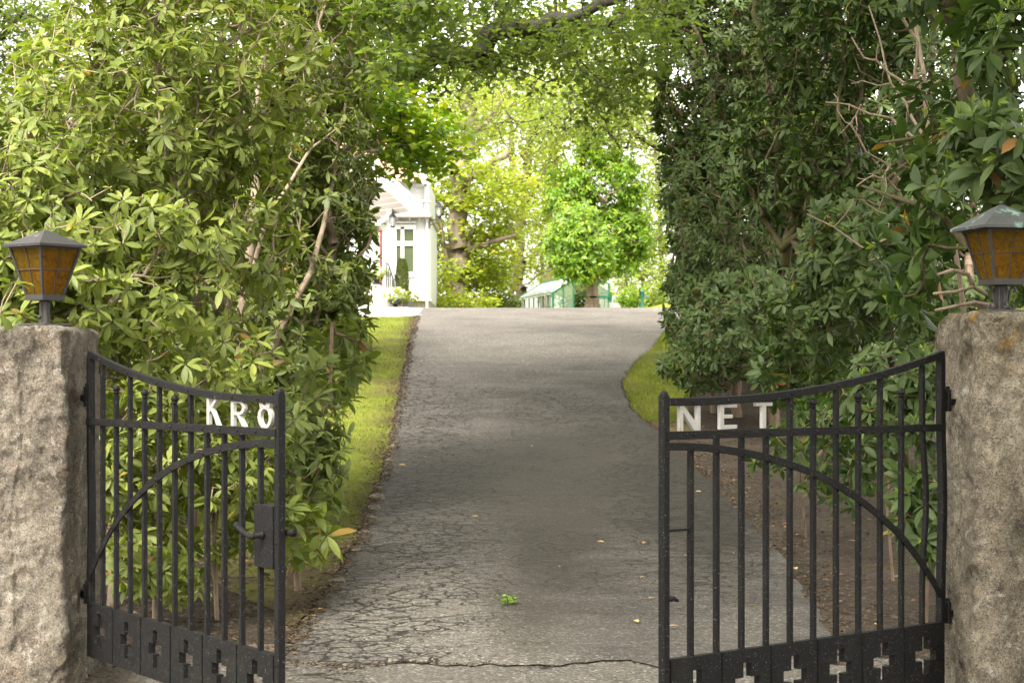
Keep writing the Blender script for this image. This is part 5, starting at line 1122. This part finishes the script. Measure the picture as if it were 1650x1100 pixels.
gpart(quad(gp(0, GW + .08, ze - .05), gp(GLn, GW + .08, ze - .05), gp(GLn, GW / 2, zr), gp(0, GW / 2, zr), .02), 'roof_panel', M['roof_glass'])
mb = quad(gp(1.0, .12, ze + .12), gp(1.7, .12, ze + .12), gp(1.75, .72, zr - .02), gp(1.05, .72, zr - .02), .02); vv = gpart(mb, 'roof_vent', M['roof_glass'])
gpart(quad(gp(0, 0, gz0), gp(GLn, 0, gz0), gp(GLn, 0, ze), gp(0, 0, ze)), 'glass_wall', M['wall_glass'])
gpart(quad(gp(0, GW, gz0), gp(GLn, GW, gz0), gp(GLn, GW, ze), gp(0, GW, ze)), 'glass_wall', M['wall_glass'])
gpart(quad(gp(0, 0, gz0), gp(0, .65, gz0), gp(0, .65, ze + .35), gp(0, 0, ze)), 'glass_wall', M['wall_glass'])
def gbar(a, b, r, name='frame_post'): mb = MB(); mb.tube([a, b], r, 4); gpart(mb, name, M['green_paint'])
for k in range(9): gbar(gp(GLn * k / 8, 0, gz0), gp(GLn * k / 8, 0, ze), .05 if k in (0, 8) else .022)
for k in range(9): gbar(gp(GLn * k / 8, GW, gz0), gp(GLn * k / 8, GW, ze), .05 if k in (0, 8) else .022)
for b in (.0, GW): gbar(gp(0, b, ze), gp(GLn, b, ze), .035, 'eave_rail')
gbar(gp(0, GW / 2, zr + .02), gp(GLn, GW / 2, zr + .02), .035, 'ridge_rail')
for a in (0, GLn):
    gbar(gp(a, -.06, ze - .04), gp(a, GW / 2, zr), .035, 'rafter'); gbar(gp(a, GW + .06, ze - .04), gp(a, GW / 2, zr), .035, 'rafter')
for b, z in ((.33, ze + .2), (.66, ze + .38)): gbar(gp(-.02, b, gz0), gp(-.02, b, z), .03)
gbar(gp(-.02, .66, ze + .30), gp(-.02, 1.80, ze + .30), .032, 'tie_rail'); gbar(gp(-.02, 1.80, gz0), gp(-.02, 1.80, ze + .30), .05); gbar(gp(-.02, 1.3, ze + .25), gp(-.02, 1.8, ze + .05), .03, 'brace')
mb = MB(); mb.tube([gp(-.06, 1.1, gz0), gp(-.06, 1.1, ze + .25)], .03, 4); mb.tube([gp(-.06, 1.1, ze - .13), gp(-.06, 1.78, ze - .13)], .05, 4); mb.tube([gp(-.08, 1.86, gz0), gp(-.08, 1.86, ze)], .045, 4); do = gpart(mb, 'door', M['green_paint'])
mb = quad(gp(-.06, 1.1, gz0), gp(-.06, 1.78, gz0), gp(-.06, 1.78, ze + .25), gp(-.06, 1.1, ze + .25), .008); gpart(mb, 'door_glass', M['wall_glass'], do)

# pump and grey cover
pb = P(1035, 499, 52); pu = empty('water_pump', pb, label='green iron water pump on the lawn right of the chestnut', cat='pump')
mb = MB(); mb.lathe([(.07, -.1), (.05, .02), (.04, .36), (.06, .38), (.06, .50), (.075, .51), (.02, .56)], (0, 0, 0), 12); mb.build('body', M['pump_paint'], pu, smooth=True)
mb = MB(); mb.tube([(0, 0, .37), (.12, 0, .38), (.18, 0, .34)], .025, 8); mb.build('spout', M['pump_paint'], pu, smooth=True)
mb = MB(); mb.tube([(0, 0, .52), (-.08, 0, .62), (-.07, 0, .45), (-.13, 0, .25), (-.14, 0, .1)], .014, 6); mb.build('handle', M['urn'], pu, smooth=True)
cb = P(988, 499, 53.5); mb = MB(); mb.prism([(-.1, -.1), (.32, -.1), (.16, .20), (-.1, .22)], 0, .6); o = mb.build('cold_frame', M['slab_grey'], None, label='low grey sloping cover beside the greenhouse door', cat='cold frame'); o.location = cb
mb = MB(); a, b = P(955, 501, 48.0), P(1150, 501, 48.0); mb.box(a[0], b[0], 48.0, 48.22, a[2] - .2, a[2] + .035, c=.02); mb.build('lawn_kerb', M['hinge_rust'], None, label='dark low kerb along the front of the far lawn', cat='kerb')

# ------------------------------------------------------------------ ground litter, grass, stones
def on_ground(px, py, n, rs, sx, sy):
    xs = px + rs.normal(size=n) * sx; ys = py + rs.normal(size=n) * sy; return xs, ys
def z_at(Y): return prof(Y)
def scatter(n, X, Y, rs, L, name, matl, kind='stuff', lift=.03, tb=None, tmpl='small', flat_=.35, wid=.5, **k):
    pos = np.stack([X, Y, z_at(Y) + lift], 1); th = rs.uniform(0, 6.28, n)
    d = np.stack([np.cos(th), np.sin(th), rs.uniform(-.15, .4, n) * flat_ * 2], 1); up = nrm(np.array([0, 0, 1.]) + rs.normal(size=(n, 3)) * flat_)
    return leaf_mesh(name, tmpl, pos, d, up, L * rs.uniform(.5, 1.3, n), np.full(n, wid), tb if tb is not None else rs.beta(1.6, 2.2, n), matl, None, kind=kind, **k)
rs = np.random.RandomState(91)
n = 9000; Y = rs.uniform(9.8, 38, n) ; X = np.interp(Y, Yd, XLd) - np.abs(rs.normal(size=n)) * .13 + .07
scatter(n, X, Y, rs, .035, 'leaf_litter', M['litter'], lift=.03, label='band of dry leaves and crumbs along the left edge of the drive', cat='leaf litter')
n = 7500; Y = rs.uniform(9.3, 24, n); Xe = np.interp(Y, Yd, XRd); X = Xe + rs.uniform(-.05, 1, n) ** 1.3 * 4.0
X = np.where(rs.uniform(size=n) < .3, Xe + np.abs(rs.normal(size=n)) * .25, X); X = np.nan_to_num(X, nan=2.0)
scatter(n, X, Y, rs, .036, 'leaf_litter', M['litter'], lift=.012, label='brown leaf litter on the bare soil under the right-hand bushes', cat='leaf litter')
n = 6000; Y = rs.uniform(9.6, 16, n); X = np.interp(Y, Yd, XLd) - .35 - rs.uniform(0, 3.2, n)
scatter(n, X, Y, rs, .05, 'leaf_litter', M['litter'], lift=.015, label='brown leaf litter behind the left gate under the bushes', cat='leaf litter')
n = 1500; Y = rs.uniform(8.0, 10.2, n); X = rs.uniform(-2.6, -1.1, n); scatter(n, X, Y, rs, .03, 'leaf_litter', M['litter'], lift=.02, label='fine crumbs on the grit at the foot of the left pillar', cat='leaf litter')
n = 3200; Y = 9.8 + rs.beta(1.2, 2, n) * 26; t_ = rs.uniform(size=n); X = np.interp(Y, Yd, XLd) * (1 - t_) + np.interp(Y, Yd, XRd) * t_
scatter(n, X, Y, rs, .014, 'grit', M['litter'], lift=.042, label='tiny crumbs and grit scattered over the asphalt', cat='grit', flat_=.2)
rs = np.random.RandomState(97); n = 1500; X = rs.uniform(-1.3, 1.9, n); Y = 9.6 + np.array([mnoise.fractal(Vector((x * 2.2, 7.7, 1)), 1, 2, 4) for x in X]) * .30 + rs.normal(size=n) * .035
scatter(n, X, Y, rs, .022, 'grit', M['litter'], lift=.02, label='crumbled grit along the broken front edge of the asphalt', cat='grit', flat_=.6)
# grass blades
def grassblades(n, X, Y, h, label, seed, bare=None):
    rs = np.random.RandomState(seed); pos = np.stack([X, Y, z_at(Y) + .008], 1); th = rs.uniform(0, 6.28, n)
    d = nrm(np.stack([np.cos(th) * .5, np.sin(th) * .5, np.full(n, 1.)], 1)); up = np.stack([np.cos(th + 1.57), np.sin(th + 1.57), np.zeros(n)], 1)
    up = nrm(np.cross(d, up)); tn = np.array([mnoise.noise(Vector((a * 2.0, b * 1.3, 2))) for a, b in zip(X, Y)])
    leaf_mesh('grass', 'blade', pos, d, up, h * rs.uniform(.5, 1.3, n), np.full(n, .16), np.clip(.5 + tn * .7 + rs.normal(size=n) * .15, 0, 1), M['grass'], None, kind='stuff', label=label, cat='grass')
rs = np.random.RandomState(92); n = 90000; Y = 14 + 23 * rs.uniform(size=n) ** .9; X = np.interp(Y, Yd, XLd) - .08 - rs.uniform(size=n) ** 1.2 * (1.8 + (Y - 14) * .06)
keepm = rs.uniform(size=n) < sm(13.5, 18, Y) * .9 + .1
grassblades(keepm.sum(), X[keepm], Y[keepm], .035, 'short mossy grass along the left side of the drive', 93)
n = 30000; Y = rs.uniform(23.3, 36.8, n); X = np.interp(Y, Yd, XRd) + .02 + rs.uniform(size=n) ** 1.3 * (.35 + .6 * np.sin(np.pi * np.clip((Y - 22.3) / 9, 0, 1)))
grassblades(n, X, Y, .04, 'bright grass patch at the right edge of the drive', 94)
# stones along the left edge
def stone(px, py, r, label, seed):
    X_, Y_ = G(px, py); mb = MB(); n = 10
    for i in range(n + 1):
        for k in range(14):
            a = math.pi * i / n; b = 2 * math.pi * k / 14; q = Vector((math.sin(a) * math.cos(b), math.sin(a) * math.sin(b), math.cos(a)))
            f_ = 1 + .35 * mnoise.noise(q * 1.3 + Vector((seed, 0, 0))) + .12 * mnoise.noise(q * 4 + Vector((seed, 3, 0))); mb.v.append((q.x * r * f_ * 1.25, q.y * r * f_, q.z * r * .7 * f_))
    for i in range(n):
        for k in range(14): k2 = (k + 1) % 14; mb.f.append((i * 14 + k, (i + 1) * 14 + k, (i + 1) * 14 + k2, i * 14 + k2))
    o = mb.build('edge_stone', M['stone'], None, smooth=True, fix=False, label=label, cat='stone', group='stones along the left edge of the drive'); o.location = (X_, Y_, float(prof(Y_)) + r * .25); o.rotation_euler = (0, 0, seed)
stl = 'small weathered stone half sunk at the left edge of the drive'
for i, (x, y, r) in enumerate([(609, 806, .07), (604, 822, .06), (598, 838, .045), (575, 892, .045), (545, 942, .055), (612, 790, .04), (627, 745, .045), (632, 720, .035), (622, 765, .035), (640, 690, .035), (645, 660, .03), (588, 860, .035), (560, 915, .025), (530, 965, .03), (650, 630, .035), (655, 606, .03)]):
    stone(x, y, r, {0: 'largest grey stone at the left edge of the drive, beside the mossy lawn', 1: 'flat grey stone just below the largest one at the left edge of the drive', 4: 'rounded stone nearest the left gate on the bare edge of the drive'}.get(i, stl), i * 1.7)
# fallen leaves lying singly
rs = np.random.RandomState(95)
fl = [(1048, 976), (1060, 985), (818, 798), (642, 756), (630, 852), (1022, 1012), (596, 886), (1012, 830), (962, 882), (895, 922), (1040, 940), (1076, 1022), (700, 1062), (745, 1000), (1330, 772), (1290, 870), (1280, 925), (1365, 880), (1440, 940), (1180, 900), (1130, 800), (855, 725), (760, 840), (1100, 905), (1225, 990), (492, 995), (512, 994), (1035, 885), (1398, 845), (1215, 935)]
for i, (x, y) in enumerate(fl):
    X_, Y_ = G(x, y); a = rs.uniform(0, 6.28); d = np.array([[math.cos(a), math.sin(a), .12]]); up = nrm(np.array([[rs.normal() * .25, rs.normal() * .25, 1.]]))
    o = leaf_mesh('fallen_leaf', 'rhodo', np.zeros((1, 3)), d, up, np.array([rs.uniform(.045, .085)]), np.array([.45]), np.array([rs.uniform()]), M['fallen'], None)
    o.location = (X_, Y_, float(prof(Y_)) + .05); tag(o, 'single dry yellow-brown leaf lying on the drive or the bare soil beside it', 'leaf', 'fallen leaves lying on the drive')
# weed on the drive
X_, Y_ = G(817, 982); root = empty('weed', (X_, Y_, float(prof(Y_)) + .03), label='small bright green weed growing in the middle of the drive', cat='weed')
rs = np.random.RandomState(96); n = 46; th = rs.uniform(0, 6.28, n); r = rs.uniform(.005, .055, n); pos = np.stack([r * np.cos(th), r * np.sin(th), .01 + rs.uniform(0, .05, n)], 1)
leaf_mesh('leaves', 'maple', pos, np.stack([np.cos(th), np.sin(th), np.full(n, .25)], 1), np.tile([0, 0, 1.], (n, 1)) + rs.normal(size=(n, 3)) * .3, rs.uniform(.02, .045, n), np.full(n, 1.), rs.uniform(size=n), M['weed'], root)
mb = MB(); mb.tube([(0, 0, -.01), (.004, 0, .04)], .003, 5); mb.build('stem', M['weed_stem'] if 'weed_stem' in M else M['moss_bark'], root)
